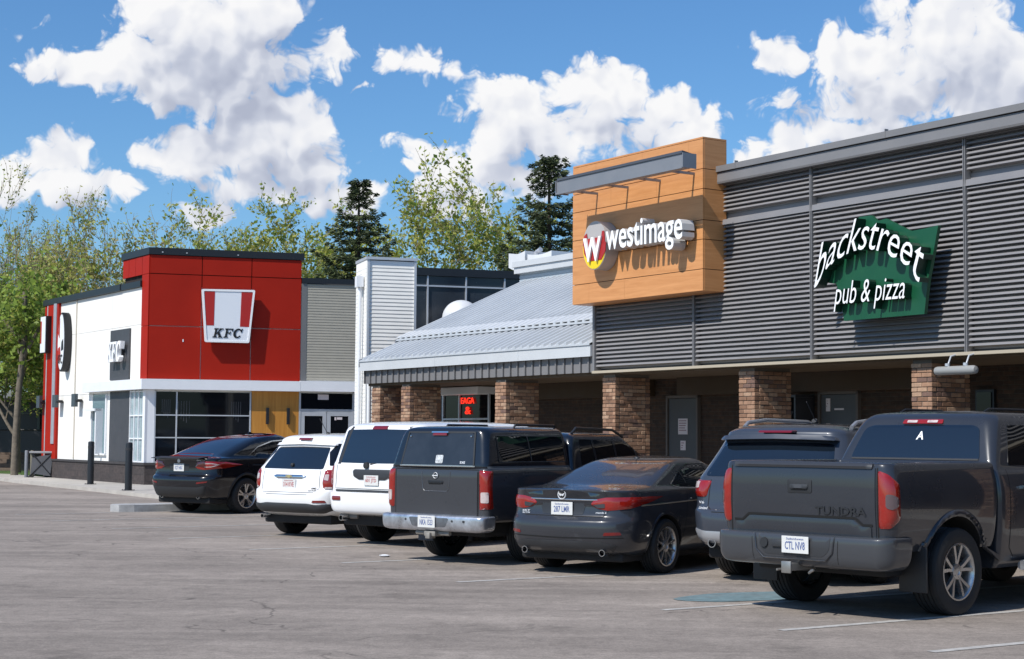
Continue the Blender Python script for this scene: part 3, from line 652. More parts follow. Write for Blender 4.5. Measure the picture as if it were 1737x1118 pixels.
text_solid(b, 'pub & pizza', -17.36, -15.96, 3.52, 3.96, 17.03, .14, 0, bold=-.004, msid=1, shear=.3)
P('letters', b, [sign_bright, dark_green], ps)

# tube light under the cladding
lf = thing('tube_light', 'white tube light hanging under the cladding edge by the right brick pier', 'tube light', F_at(FM, -15.2, 17.3, 2.6))
b = MB(); b.lathe([(0, -.0), (.055, 0), (.062, .03), (.062, .66), (.05, .70), (0, .71)], 16, 0, (-15.62, 17.28, 2.60), 'x'); P('diffuser', b, mat('diffuser_white', (0.28, 0.28, 0.27), .3), lf, smooth=50, fix=True)
for u in (-15.42, -15.1):
    b = MB(); b.tube([(u, 17.5, 2.84), (u, 17.35, 2.80), (u, 17.28, 2.655)], .013, 8); b.lathe([(.035, 0), (.035, .04)], 12, 0, (u, 17.28, 2.66), 'z')
    P('hanger', b, silver, lf, smooth=50)
# payphone
ph = thing('payphone', 'dark payphone hood on the brick wall between two piers', 'payphone', F_at(FM, -20.75, 19.5, 1.3))
b = MB(); b.box(-20.95, -20.91, 19.25, 19.69, 1.35, 2.36); b.box(-20.59, -20.55, 19.25, 19.69, 1.35, 2.36); b.box(-20.95, -20.55, 19.25, 19.69, 2.362, 2.40); b.box(-20.91, -20.59, 19.64, 19.69, 1.35, 2.36); P('booth', b, mat('phone_dark', (.035, .037, .045), .4), ph)
b = MB(); b.box(-20.85, -20.66, 19.52, 19.638, 1.6, 2.15, bev=.01); b.tube([(-20.87, 19.48, 2.12), (-20.89, 19.44, 2.0), (-20.87, 19.48, 1.88)], .02, 8); P('handset_unit', b, mat('phone_grey', (.14, .14, .15), .4), ph)
# small camera on the wall of the next bay
sc_ = MB(); sc_.lathe([(0, 0), (.04, .005), (.05, .04), (.04, .07), (0, .075)], 14, 0, (-25.1, 19.4, 2.42), 'z'); sc_.box(-25.14, -25.06, 19.3, 19.42, 2.44, 2.48)
o = P('security_camera', sc_, sign_white, None, smooth=40, fix=True); rebase(o, F_at(FM, -25.1, 19.4, 2.42)); tag(o, 'small white dome camera under the brown band', 'security camera')

# ================================================================== louvred tower and dark wall
tw = thing('louvred_tower', 'pale louvred tower standing between the red restaurant and the metal roof', 'tower', frame(-3.59, 40.0, R(90 - 72.3)))
FT = frame(-3.59, 40.0, R(90 - 72.3))
b = MB(); b.box(.02, 1.24, .02, 1.2, 0, 6.0); P('core', b, white_trim, tw, FT)
def louvres(x0, x1, y, z0, z1, pitch, dep=.02):
    b = MB(); n = int((z1 - z0) / pitch)
    for k in range(n):
        z = z0 + k * pitch
        b.add([(x0, y, z), (x1, y, z), (x1, y - dep, z + pitch * .28), (x0, y - dep, z + pitch * .28), (x1, y - .004, z + pitch), (x0, y - .004, z + pitch)], [(0, 1, 2, 3), (3, 2, 4, 5)])
    return b
b = louvres(.05, 1.19, .02, .2, 5.98, .095, .014); P('louvre_panel', b, mat('louvre_cream', (0.84, 0.81, 0.75), .5, var=.03), tw, FT)
b = MB(); b.box(0, .055, -.02, .02, 0, 6.02); b.box(1.19, 1.25, -.02, .02, 0, 6.02); P('edge_trim', b, silver, tw, FT)
b = MB(); b.box(-.02, .0, .0, 1.22, 0, 6.02)
for k in range(58): b.box(-.026, -.02, .02, 1.2, .1 + k * .1, .17 + k * .1)
P('side_panel', b, white_wall, tw, FT)
b = MB(); b.box(-.04, 1.27, -.04, 1.24, 6.022, 6.09); P('cap', b, silver, tw, FT)
b = MB(); b.tube([(-.12, .3, 5.4), (-.12, .3, .2)], .05, 10); b.box(-.22, -.05, .2, .45, 5.35, 5.62); P('rain_pipe', b, white_trim, tw, FT, smooth=40)

FD = frame((707 - 868.5) / 2750 * 43.2, 43.2, R(90 - 72.3))
dk = thing('dark_shop_wall', 'black glazed wall with thin pale mullions behind the metal roof', 'building', FD)
b = MB(); b.box(-.3, 6.5, 0.02, 1.6, 0, 5.95); P('wall', b, mat('black_panel', (.028, .034, .042), .25, var=.08, vscale=.8), dk, FD)
b = MB(); b.box(-.6, 6.5, -.06, .4, 5.952, 6.16); P('parapet_coping', b, black_metal, dk, FD)
b = MB()
for x in (.26, 1.33, 2.42, 3.5): b.box(x, x + .04, -.03, .02, 3, 5.95)
b.box(-.6, 6.5, -.028, .018, 5.66, 5.70); P('mullions', b, silver, dk, FD)
# domed vent
dm = thing('domed_skylight', 'white dome half hidden behind the sloping metal roof', 'dome', frame((782 - 868.5) / 2750 * 42.4, 42.4, 0, 4.3))
b = MB(); prof = [(.50 * math.cos(a), .50 * math.sin(a) * .95) for a in [R(90) * i / 12 for i in range(13)]]
b.lathe([(.50, -.9)] + prof, 36, 0, (0, 0, .45), 'z'); b.build('dome', vw, dm, parent_world(dm), smooth=40, fix=True)
b = MB(); b.lathe([(.53, -.06), (.53, 0.0), (.49, .01)], 36, 0, (0, 0, .45), 'z'); b.build('rim', silver, dm, parent_world(dm), smooth=40, fix=True)

# ================================================================== fast-food restaurant
ff = thing('fast_food_restaurant', 'white and red fast-food restaurant with a black parapet and a white canopy band', 'restaurant', FK)
KI = FK.inverted() @ FM
def side(u, c, z=0): return KI @ Vector((u, c, z))      # side-wall coordinates -> restaurant front coordinates
cor = (-48.29, 18.1)
def sidebox(b, u0, u1, c0, c1, z0, z1, mi=0, bev=0):
    n0 = len(b.v); t = MB(); t.box(u0, u1, c0, c1, z0, z1, 0, bev); b.add([KI @ Vector(v) for v in t.v], t.f, mi); return b
def K(name, b, m, par=ff, **k): return b.build(name, m, par, FK, **k)
pA = side(-58.66, 18.1); pB = side(-58.66, 27)
def plan(inset=0.0):
    return [(0, 0), (6.8, 0), (6.8, 9), (pB.x + .5, pB.y + 3), (pB.x, pB.y), (pA.x, pA.y)]
def inpoly(d):
    # shrink towards centroid along both visible walls
    q = side(-48.29 + 0, 18.1 + d); # side wall moved inwards by d, intersect with front moved inwards
    dx = side(-49.29, 18.1 + d) - q; t = (d - q.y) / dx.y
    c0 = (q.x + dx.x * t, d); a0 = side(-58.64, 18.1 + d)
    return [c0, (6.78, d), (6.78, 9), (pB.x + .5, pB.y + 3), (pB.x, pB.y), (a0.x, a0.y)]
b = MB(); b.prism(inpoly(.03), 0, 6.28); K('walls', b, white_wall)
b = MB(); b.prism(inpoly(.06), 6.30, 6.34, 0); K('roof', b, mat('roof_membrane', (.2, .2, .2), .9))
# side wall facing panels
b = MB(); z0 = .77
cuts_u = [-56.97, -55.18, -51.6, -48.90]
for i, (a, c_) in enumerate(zip(cuts_u[:-1], cuts_u[1:])):
    for (za, zb) in ((z0, 2.99 if i < 3 else 2.99), (3.0, 5.10), (5.11, 6.28)):
        if i == 2 and za < 1: sidebox(b, -51.6, -49.75, 18.085, 18.14, za, zb); continue
        if i == 1 and za < 1:
            sidebox(b, a + .006, -53.35, 18.085, 18.14, za, zb); sidebox(b, -51.85, c_ - .006, 18.085, 18.14, za, zb); sidebox(b, -53.35, -51.85, 18.085, 18.14, za, 1.02); continue
        sidebox(b, a + .006, c_ - .006, 18.085, 18.14, za, zb)
K('side_cladding', b, white_wall)
b = MB(); sidebox(b, -55.21, -55.15, 18.05, 18.12, .8, 6.28); sidebox(b, -58.68, -58.55, 18.06, 18.12, .8, 6.28); K('expansion_trim', b, mat('beige_trim', (.55, .50, .42), .6))
b = MB(); sidebox(b, -58.62, -58.30, 18.02, 18.10, .8, 6.30); sidebox(b, -58.18, -57.45, 18.0, 18.10, .77, 6.30); sidebox(b, -57.15, -56.97, 18.0, 18.10, .77, 6.3); sidebox(b, -57.45, -57.15, 18.0, 18.10, .77, 1.3)
K('red_pilaster', b, red_clad)
b = MB(); sidebox(b, -57.449, -57.151, 17.97, 18.09, 1.3, 6.30)
for k in range(3): sidebox(b, -57.41 + k * .09, -57.38 + k * .09, 17.955, 17.97, 1.3, 6.30)
sidebox(b, -58.29, -58.20, 18.0, 18.1, .8, 6.3); K('silver_strip', b, silver)
b = MB(); sidebox(b, -58.75, -50.66, 17.98, 18.35, 6.29, 6.50); sidebox(b, -50.655, -48.86, 18.0, 18.35, 6.29, 6.48); K('side_parapet', b, black_metal)
# red tower
b = MB(); dd = side(-50.65, 18.1); q2 = side(-50.65, 22)
b.prism([inpoly(.05)[0], (4.72, .05), (4.72, 3.2), (q2.x, q2.y), (side(-50.63, 18.15).x, side(-50.63, 18.15).y)], 3.35, 7.28); K('tower_core', b, gap_dark)
b = MB(); rowsz = [3.37, 5.035, 6.665, 7.26]; colx = [0.0, 1.61, 3.17, 4.77]
for j in range(3):
    for i in range(3): b.box(colx[i] + .013, colx[i + 1] - .013, -.02, .045, rowsz[j] + .013, rowsz[j + 1] - .013)
for k in range(3): sidebox(b, -48.885, -48.30, 18.07, 18.13, rowsz[k] + .006, rowsz[k + 1] - .006)
su = [-50.65, -50.1, -49.5, -48.9]
for a, c_ in zip(su[:-1], su[1:]): sidebox(b, a + .012, c_ - .006, 18.07, 18.13, 6.671, 7.254)
b.box(4.722, 4.77, .05, 3.2, 3.4, 7.25); K('red_cladding', b, red_clad)
b = MB(); c0 = inpoly(-.06)[0]; c1 = side(-50.72, 18.03)
b.prism([c0, (4.84, -.06), (4.84, 3.4), (q2.x, q2.y + .3), (c1.x, c1.y)], 7.265, 7.48); K('tower_parapet', b, black_metal)
b = MB()
for x in (.35, 1.1, 2.7): b.box(x, x + .04, -.075, -.06, 7.33, 7.35)
b.box(1.04, 1.075, -.03, -.02, 4.55, 4.63); K('fixings', b, sign_white)
# beige louvred wall over the entrance
b = louvres(4.95, 6.66, .0, 3.42, 6.5, .088, .011); K('louvre_panel', b, mat('louvre_taupe', (0.36, 0.335, 0.275), .55, var=.05))
b = MB(); b.box(4.775, 4.95, -.02, .03, 3.40, 6.52); b.box(6.66, 6.70, -.02, .03, 3.4, 6.52); K('louvre_trim', b, mat('taupe_dark', (.15, .15, .15), .5))
b = MB(); b.box(4.78, 6.85, -.06, .3, 6.53, 6.70); K('rear_parapet', b, black_metal)
# canopy band wrapping the corner
q = inpoly(-.27)[0]; a0 = side(-53.7, 18.1 - .27); a1 = side(-53.7, 18.12)
b = MB(); b.prism([q, (4.74, -.27), (4.74, .02), inpoly(.02)[0], (a1.x, a1.y), (a0.x, a0.y)], 3.05, 3.37); b.box(4.744, 6.86, -.266, .02, 3.06, 3.385); K('canopy_band', b, white_trim)
# dado
b = MB(); q = inpoly(-.06)[0]; aa = side(-58.4, 18.04)
b.prism([q, (3.26, -.06), (3.26, .03), inpoly(.03)[0], (side(-58.4, 18.13).x, side(-58.4, 18.13).y), (aa.x, aa.y)], .0, .70); K('plinth', b, dado_m)
b = MB(); q = inpoly(-.10)[0]; aa = side(-58.4, 18.0)
b.prism([q, (3.26, -.10), (3.26, .03), inpoly(.03)[0], (side(-58.4, 18.13).x, side(-58.4, 18.13).y), (aa.x, aa.y)], .702, .775); K('plinth_cap', b, mat('plinth_cap_dark', (.045, .04, .04), .6))
# front glazing
b = MB(); b.box(.24, 3.22, -.005, .028, .78, 2.985); K('window', b, glass_dark)
b = MB(); 
for x in (.24, .90, 3.19): b.box(x - .02, x + .025, -.04, -.006, .78, 3.0)
for z_ in (2.26, 1.56, .80): b.box(.265, 3.165, -.038, -.007, z_ - .018, z_ + .018)
K('window_frame', b, silver)
for (x, z_, w_, h_) in ((.45, 2.45, .3, .4), (.95, 2.3, .42, .5), (2.6, 2.35, .35, .45)):   # menu boards inside the glass, seen faintly
    b = MB()
    for k in range(5): b.box(x + k * w_ / 5, x + k * w_ / 5 + .02, -.0075, -.0055, z_ - .1 - .06 * k % .2, z_ + h_ - .1)
    K('window_graphic', b,  mat('graphic_grey', (.05, .05, .055), .4))
b = MB(); b.box(.0, .22, -.03, .03, .78, 3.045); K('corner_pier', b, white_trim)
b = MB(); b.box(3.235, 4.735, -.03, .03, .0, 3.045); K('wood_panel', b, wood_amber)
# side glazing
b = MB(); sidebox(b, -49.62, -48.42, 18.075, 18.12, .80, 3.02); K('window', b, mat('bright_glass', (.30, .38, .40), .05, spec=.8, var=.3, vscale=1.5))
b = MB()
for u in (-49.66, -49.28, -48.9, -48.5): sidebox(b, u, u + .045, 18.03, 18.074, .8, 3.03)
for z_ in (.8, 1.52, 2.24, 3.0): sidebox(b, -49.62, -48.46, 18.035, 18.073, z_ - .02, z_ + .02)
sidebox(b, -48.45, -48.26, 18.02, 18.10, .78, 3.04); K('window_frame', b, white_trim)
b = MB(); sidebox(b, -51.58, -49.78, 18.06, 18.084, .78, 3.03); K('charcoal_panel', b, charcoal_panel)
b = MB(); sidebox(b, -53.34, -51.9, 18.09, 18.12, 1.03, 2.96); K('drive_through_window', b, mat('pale_glass', (.16, .24, .26), .06, spec=.8))
b = MB(); sidebox(b, -53.36, -53.28, 18.03, 18.089, 1.0, 2.4); sidebox(b, -52.4, -52.3, 17.85, 18.089, 1.0, 2.5); sidebox(b, -53.5, -52.3, 17.8, 18.03, 2.42, 2.5); sidebox(b, -51.95, -51.85, 18.03, 18.089, 1.0, 2.96); sidebox(b, -53.36, -51.85, 18.0, 18.089, .96, 1.02)
K('window_frame', b, white_trim)
# entrance
b = MB(); b.box(4.77, 6.52, -.005, .028, 2.50, 3.0); K('transom', b, glass_dark)
b = MB(); b.box(4.74, 4.80, -.04, .03, 0, 3.04); b.box(6.47, 6.54, -.04, .03, 0, 3.04); b.box(4.80, 6.47, -.036, -.006, 2.44, 2.50); K('door_frame', b, silver)
for x0 in (4.81, 5.65):
    b = MB(); x1 = x0 + .82; b.box(x0, x0 + .12, -.03, .0, .1, 2.435); b.box(x1 - .12, x1, -.03, .0, .1, 2.435); b.box(x0 + .12, x1 - .12, -.03, .0, 2.28, 2.435); b.box(x0 + .12, x1 - .12, -.03, 0, .1, .4)
    d = K('door', b, silver)
    b = MB(); b.box(x0 + .12, x1 - .12, -.012, -.004, .4, 2.28); K('glass', b, glass_dark, d)
    b = MB(); hx = x1 - .06 if x0 < 5 else x0 + .06; b.tube([(hx, -.03, 1.3), (hx, -.08, 1.3), (hx, -.08, 1.0), (hx, -.03, 1.0)], .012); K('door_handle', b, black_metal, d)
b = MB(); b.box(5.35, 5.70, -.012, -.006, 2.80, 2.97); b.box(5.9, 5.96, -.016, -.0125, 2.15, 2.25); b.box(5.98, 6.15, -.016, -.0125, 2.17, 2.25); K('door_notice', b, mat('paper', ), ff)
b = MB(); b.box(6.545, 6.84, -.03, .03, 0, 3.055); K('corner_pier', b, white_wall)

# wall lamps
def lamp(name, mtx, b, label): o = b
for i, (x, lab) in enumerate(((3.73, 'slim black wall lamp on the amber wood panel, nearer the big window'), (4.39, 'slim black wall lamp on the amber wood panel, nearer the entrance doors'))):
    t = thing('wall_lamp', lab, 'wall lamp', F_at(FK, x, -.03, 2.0), 'slim lamps on the amber wood panel')
    b = MB(); b.box(x - .045, x + .045, -.13, -.05, 2.0, 2.52, bev=.006); K('lamp_body', b, black_metal, t)
    b = MB(); b.box(x - .03, x + .03, -.05, -.031, 2.2, 2.3); K('mount', b, black_metal, t)
for i, (u, lab) in enumerate(((-58.4, 'dark square wall lamp on the red pilaster of the white side wall'), (-56.55, 'dark square wall lamp right of the silver strip, below the oval sign'), (-54.45, 'dark square wall lamp nearest the drive-through window'))):
    t = thing('wall_lamp', lab, 'wall lamp', F_at(FM, u, 18.1, 2.6), 'square lamps on the white side wall')
    b = MB(); b.box(u - .22, u + .14, 17.78, 17.90, 2.58, 3.02, bev=.008); b.build('lamp_body', mat('lamp_slate', (.06, .075, .085), .4), t, FM)
    b = MB(); b.box(u - .03, u + .03, 17.9, 18.08, 2.78, 2.84); b.box(u + .1, u + .16, 17.82, 18.06, 2.74, 2.80); b.build('mount', black_metal, t, FM)

# bucket-shaped front sign
bs = thing('bucket_sign', 'white tapered sign with red stripes and black letters on the red wall', 'sign', F_at(FK, 2.4, -.3, 4.56))
def rtrap(tl, tr, br, bl, r=.05, n=5):
    pts = [Vector(p) for p in (bl, br, tr, tl)]; out = []
    for i in range(4):
        p0, p1, p2 = pts[i - 1], pts[i], pts[(i + 1) % 4]
        a = p1 + (p0 - p1).normalized() * r; c_ = p1 + (p2 - p1).normalized() * r
        for k in range(n): t = k / (n - 1); q_ = (1 - t) ** 2 * a + 2 * t * (1 - t) * p1 + t * t * c_; out.append((q_.x, q_.y))
    return out
b = MB(); b.prism(rtrap((1.58, 6.21), (3.25, 6.23), (3.09, 4.55), (1.71, 4.55)), -.25, -.13, axis='y'); K('case', b, sign_white, bs)
b = MB(); b.box(1.8, 3.0, -.13, -.02, 4.8, 6.0); K('mount', b, black_metal, bs)
o_ = rtrap((1.58, 6.21), (3.25, 6.23), (3.09, 4.55), (1.71, 4.55)); i_ = rtrap((1.645, 6.15), (3.185, 6.165), (3.035, 4.61), (1.765, 4.61), .04); nn_ = len(o_)
b = MB(); b.add([(p[0], -.266, p[1]) for p in o_] + [(p[0], -.266, p[1]) for p in i_] + [(p[0], -.24, p[1]) for p in o_] + [(p[0], -.245, p[1]) for p in i_],
    [(k, (k + 1) % nn_, nn_ + (k + 1) % nn_, nn_ + k) for k in range(nn_)] + [((k + 1) % nn_, k, 2 * nn_ + k, 2 * nn_ + (k + 1) % nn_) for k in range(nn_)] + [(nn_ + k, nn_ + (k + 1) % nn_, 3 * nn_ + (k + 1) % nn_, 3 * nn_ + k) for k in range(nn_)])
K('frame', b, sign_bright, bs, fix=True)
b = MB(); b.prism([(1.655, 6.145), (1.99, 6.148), (1.975, 5.075), (1.735, 5.075)], -.256, -.2505, axis='y'); K('red_stripe', b, red_paint, bs); b = MB(); b.prism([(2.82, 6.155), (3.175, 6.16), (3.075, 5.055), (2.79, 5.06)], -.256, -.2505, axis='y'); K('red_stripe', b, red_paint, bs)
def slab_letter(kind, x, z, w, h, y):
    """bold slanted slab capitals"""
    P_ = []
    def quad(*p): P_.append(p)
    if kind == 'K':
        quad((.14, 0), (.36, 0), (.36, 1), (.14, 1)); quad((.02, 0), (.50, 0), (.46, .12), (.02, .12)); quad((.02, .88), (.50, .88), (.50, 1), (.02, 1))
        quad((.34, .42), (.42, .34), (.90, .94), (.66, .94)); quad((.58, .89), (1.04, .89), (1.0, 1), (.58, 1)); quad((.42, .56), (.62, .66), (1.0, .06), (.70, .06)); quad((.62, 0), (1.08, 0), (1.08, .11), (.64, .11))
    if kind == 'F':
        quad((.16, 0), (.40, 0), (.40, 1), (.16, 1)); quad((.02, 0), (.54, 0), (.50, .12), (.02, .12)); quad((.04, .88), (1.0, .88), (1.0, 1), (.04, 1)); quad((.88, .72), (1.0, .68), (1.0, .9), (.84, .9))
        quad((.38, .46), (.74, .46), (.74, .58), (.38, .58)); quad((.66, .36), (.76, .36), (.76, .68), (.68, .68))
    sh = .22
    for i, p in enumerate(P_):
        bb.prism([(x + (q[0] + sh * q[1]) * w, z + q[1] * h) for q in p], y - .012 - .0006 * i, y, axis='y')
    if kind == 'C':
        n = 26; out = []; inn = []
        for i in range(n):
            a = R(40 + 285 * i / (n - 1)); out.append((.52 + .50 * math.cos(a), .5 + .52 * math.sin(a))); inn.append((.58 + .27 * math.cos(a), .5 + .36 * math.sin(a)))
        for i in range(n - 1):
            bb.prism([(x + (q[0] + sh * q[1]) * w, z + q[1] * h) for q in (out[i], out[i + 1], inn[i + 1], inn[i])], y - .012, y, axis='y')
        bb.prism([(x + (q[0] + sh * q[1]) * w, z + q[1] * h) for q in ((.84, .62), (.98, .62), (1.0, 1.0), (.88, 1.0))], y - .013, y, axis='y')
bb = MB(); slab_letter('K', 1.93, 4.70, .28, .29, -.251); slab_letter('F', 2.27, 4.70, .26, .29, -.251); slab_letter('C', 2.55, 4.70, .27, .29, -.251)
K('lettering', bb, ink, bs)

# charcoal panel with projecting letters on the side wall
sp = thing('letter_panel', 'charcoal panel with projecting white letters on the white side wall', 'sign', F_at(FM, -50.7, 18.05, 3.4))
b = MB(); b.box(-51.58, -49.80, 18.03, 18.084, 3.40, 5.03); b.build('panel', charcoal_panel, sp, FM)
bb = MB(); 
for kd, x in (('K', -51.22), ('F', -50.80), ('C', -50.42)):
    slab_letter(kd, x, 3.98, .40, .64, 17.80)
t_ = MB()
for v in bb.v: t_.v.append((v[0], v[1] if v[1] < 17.795 else 17.93, v[2]))
t_.f = bb.f; t_.m = bb.m; t_.build('lettering', sign_bright, sp, FM)
b = MB(); b.box(-51.5, -50.2, 17.93, 18.03, 4.2, 4.35); b.build('mount', black_metal, sp, FM)
# oval sign
ov = thing('oval_sign', 'projecting oval sign in white, red and black on the white side wall', 'sign', F_at(FM, -56.080, 17.9, 3.8))
def oval(cx, cz, rx, rz, n=40, bot=None):
    pts = []
    for i in range(n):
        a = 2 * math.pi * i / n; z_ = cz + rz * math.sin(a); x = cx + rx * math.cos(a)
        if bot is not None and z_ < bot: z_ = bot; x = cx + rx * .62 * (1 if math.cos(a) > 0 else -1) * min(1, abs(math.cos(a)) * 1.6)
        pts.append((x, z_))
    return pts
b = MB(); b.prism(oval(-56.030, 4.86, .38, 1.04), 17.82, 18.05, axis='y'); b.build('case', black_metal, ov, FM, smooth=40)
b = MB(); b.prism(oval(-56.030, 4.86, .34, .97), 17.805, 17.815, axis='y'); b.build('face', sign_white, ov, FM)
b = MB(); b.prism([(-56.332, 4.5), (-56.260, 4.3), (-56.102, 4.15), (-56.030, 4.45), (-56.102, 4.7), (-56.282, 4.65)], 17.793, 17.80, axis='y'); b.prism([(-56.318, 5.15), (-56.246, 5.5), (-56.160, 5.7), (-56.174, 5.0)], 17.793, 17.80, axis='y'); b.build('red_print', red_paint, ov, FM)
b = MB(); text_solid(b, 'KFC', -56.282, -55.814, 4.1, 4.42, 17.788, .003, 0, bold=.02, shear=.2); b.prism([(-55.958, 4.55), (-55.742, 4.6), (-55.778, 4.95), (-55.922, 4.85)], 17.789, 17.80, axis='y'); b.build('black_print', ink, ov, FM)
# far blade sign
bl = thing('blade_sign', 'small rectangular sign high on the red pilaster at the far end of the side wall', 'sign', F_at(FM, -58.3, 17.9, 4.55))
b = MB(); b.box(-58.35, -57.75, 17.80, 18.0, 4.55, 5.88); b.build('case', black_metal, bl, FM)
b = MB(); b.box(-58.33, -57.77, 17.78, 17.798, 4.57, 5.86); b.build('face', sign_white, bl, FM)
b = MB(); b.box(-58.30, -58.18, 17.77, 17.78, 4.9, 5.7); b.build('red_stripe', red_paint, bl, FM)

# ================================================================== vehicles
tyre_m = mat('tyre_rubber', (0.016, 0.016, 0.017), 0.75, var=0.3, vscale=20, dirt=.3, dirtcol=(.05, .045, .04))
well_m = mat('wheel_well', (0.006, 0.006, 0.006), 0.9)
under_m = mat('underbody', (0.012, 0.012, 0.013), 0.8)
plastic = mat('black_plastic', (0.018, 0.019, 0.021), 0.55, bump=.15, bscale=200)
plastic_g = mat('grey_plastic', (0.030, 0.032, 0.036), 0.5)
auto_glass = mat('tinted_glass', (0.006, 0.010, 0.016), 0.02, spec=.9, coat=.6)
side_glass = mat('side_glass', (0.004, 0.005, 0.007), 0.02, spec=.7)
lens_red = mat('red_lens', (0.25, 0.010, 0.005), 0.08, coat=1, var=.12, vscale=9)
lens_dark = mat('deep_red_lens', (0.16, 0.006, 0.006), 0.08, coat=1)
lens_clear = mat('clear_lens', (0.50, 0.42, 0.40), 0.1, coat=1, var=.25, vscale=20)
chrome = mat('chrome', (0.62, 0.63, 0.65), 0.13, metal=1.0, var=.06, vscale=4)
chrome_worn = mat('worn_chrome', (0.60, 0.62, 0.66), 0.33, metal=.85, var=.35, vscale=5, dirt=.35, dirtcol=(.12, .12, .13))
alloy = mat('alloy', (0.50, 0.49, 0.48), 0.28, metal=.85, var=.05)
alloy_dark = mat('alloy_pocket', (0.03, 0.03, 0.033), 0.5)
plate_m = mat('plate_white', (0.62, 0.62, 0.60), .45, var=.05, vscale=30)
plate_blue = mat('plate_ink', (0.09, 0.13, 0.30), .5); plate_red = mat('plate_red_ink', (0.42, .08, .08), .5)
seam_m = mat('shut_line', (0.004, 0.004, 0.004), .9)
badge_m = mat('badge_chrome', (0.66, 0.67, 0.68), .3, metal=.15)

def outline(lv, N, xm, hl, barrel):
    z, xr, xf, w, rr, rf, br, bf = lv
    rr = min(rr, w * .95); rf = min(rf, w * .95)
    nr, nc, ns, nf = N; P_ = []
    ye = w - rr; cx = xr + br * (ye / w) ** 2
    for k in range(nr): y = ye * k / nr; P_.append((xr + br * (y / w) ** 2, y))
    for k in range(nc): a = (math.pi / 2) * k / nc; P_.append((cx + rr - rr * math.cos(a) ** 1.0, ye + rr * math.sin(a)))
    yf = w - rf; cf = xf - bf * (yf / w) ** 2; x0 = cx + rr; x1 = cf - rf
    for k in range(ns): P_.append((x0 + (x1 - x0) * k / ns, w))
    for k in range(nc): a = (math.pi / 2) * k / nc; P_.append((x1 + rf * math.sin(a), yf + rf * math.cos(a)))
    for k in range(nf + 1): y = yf * (1 - k / nf); P_.append((xf - bf * (y / w) ** 2, y))
    return [(x, y * (1 - barrel * abs((x - xm) / hl) ** 3.2), z) for x, y in P_]

def stack(levels, L, N=(10, 7, 46, 5, ), sub=4, barrel=.04, warp=None, topmi=0):
    """levels: (z, xr, xf, halfw, rr, rf, bow_r, bow_f)"""
    N = (N[0], N[1], N[2], 6)
    lv = [tuple(map(float, l)) + (0.0,) * (8 - len(l)) for l in levels]; out = []
    n = len(lv)
    for i in range(n - 1):
        p0, p1, p2, p3 = lv[max(i - 1, 0)], lv[i], lv[i + 1], lv[min(i + 2, n - 1)]
        # monotone cubic (Fritsch-Carlson style limiting)
        for s_ in range(sub):
            t = s_ / sub; row = []
            for a, b_, c, d in zip(p0, p1, p2, p3):
                m1 = (c - a) / 2; m2 = (d - b_) / 2; dl = c - b_
                if abs(dl) < 1e-9: m1 = m2 = 0
                else:
                    if i == 0: m1 = dl
                    if i == n - 2: m2 = dl
                    if m1 * dl <= 0: m1 = 0
                    if m2 * dl <= 0: m2 = 0
                    m1 = max(-abs(dl) * 2.4, min(abs(dl) * 2.4, m1)); m2 = max(-abs(dl) * 2.4, min(abs(dl) * 2.4, m2))
                h00 = 2 * t ** 3 - 3 * t ** 2 + 1; h10 = t ** 3 - 2 * t ** 2 + t; h01 = -2 * t ** 3 + 3 * t ** 2; h11 = t ** 3 - t ** 2
                row.append(h00 * b_ + h10 * m1 + h01 * c + h11 * m2)
            out.append(row)
    out.append(lv[-1])
    xm = L / 2; rings = []
    for r_ in out:
        half = outline(r_, N, xm, L / 2, barrel); m = len(half)
        ring = half + [(x, -y, z) for x, y, z in half[-2:0:-1]]
        rings.append(ring)
    K_ = len(rings[0]); V = []
    for ring in rings:
        for p in ring:
            if warp: p = warp(p)
            V.append(p)
    b = MB(); fs = []
    for i in range(len(rings) - 1):
        for j in range(K_):
            fs.append((i * K_ + j, i * K_ + (j + 1) % K_, (i + 1) * K_ + (j + 1) % K_, (i + 1) * K_ + j))
    m = len(half)
    def cap(base, flip):
        for k in range(m - 1):
            a, c = base + k, base + k + 1
            la = base + (K_ - k) % K_; lc = base + (K_ - k - 1)
            q = [a, c, lc, la]
            if k == 0: q = [base, base + 1, base + K_ - 1]
            if k == m - 2: q = [a, base + m - 1, la]
            fs.append(tuple(q if not flip else q[::-1]))
    cap(0, False); cap((len(rings) - 1) * K_, True)
    b.add(V, [f[::-1] for f in fs]); return b

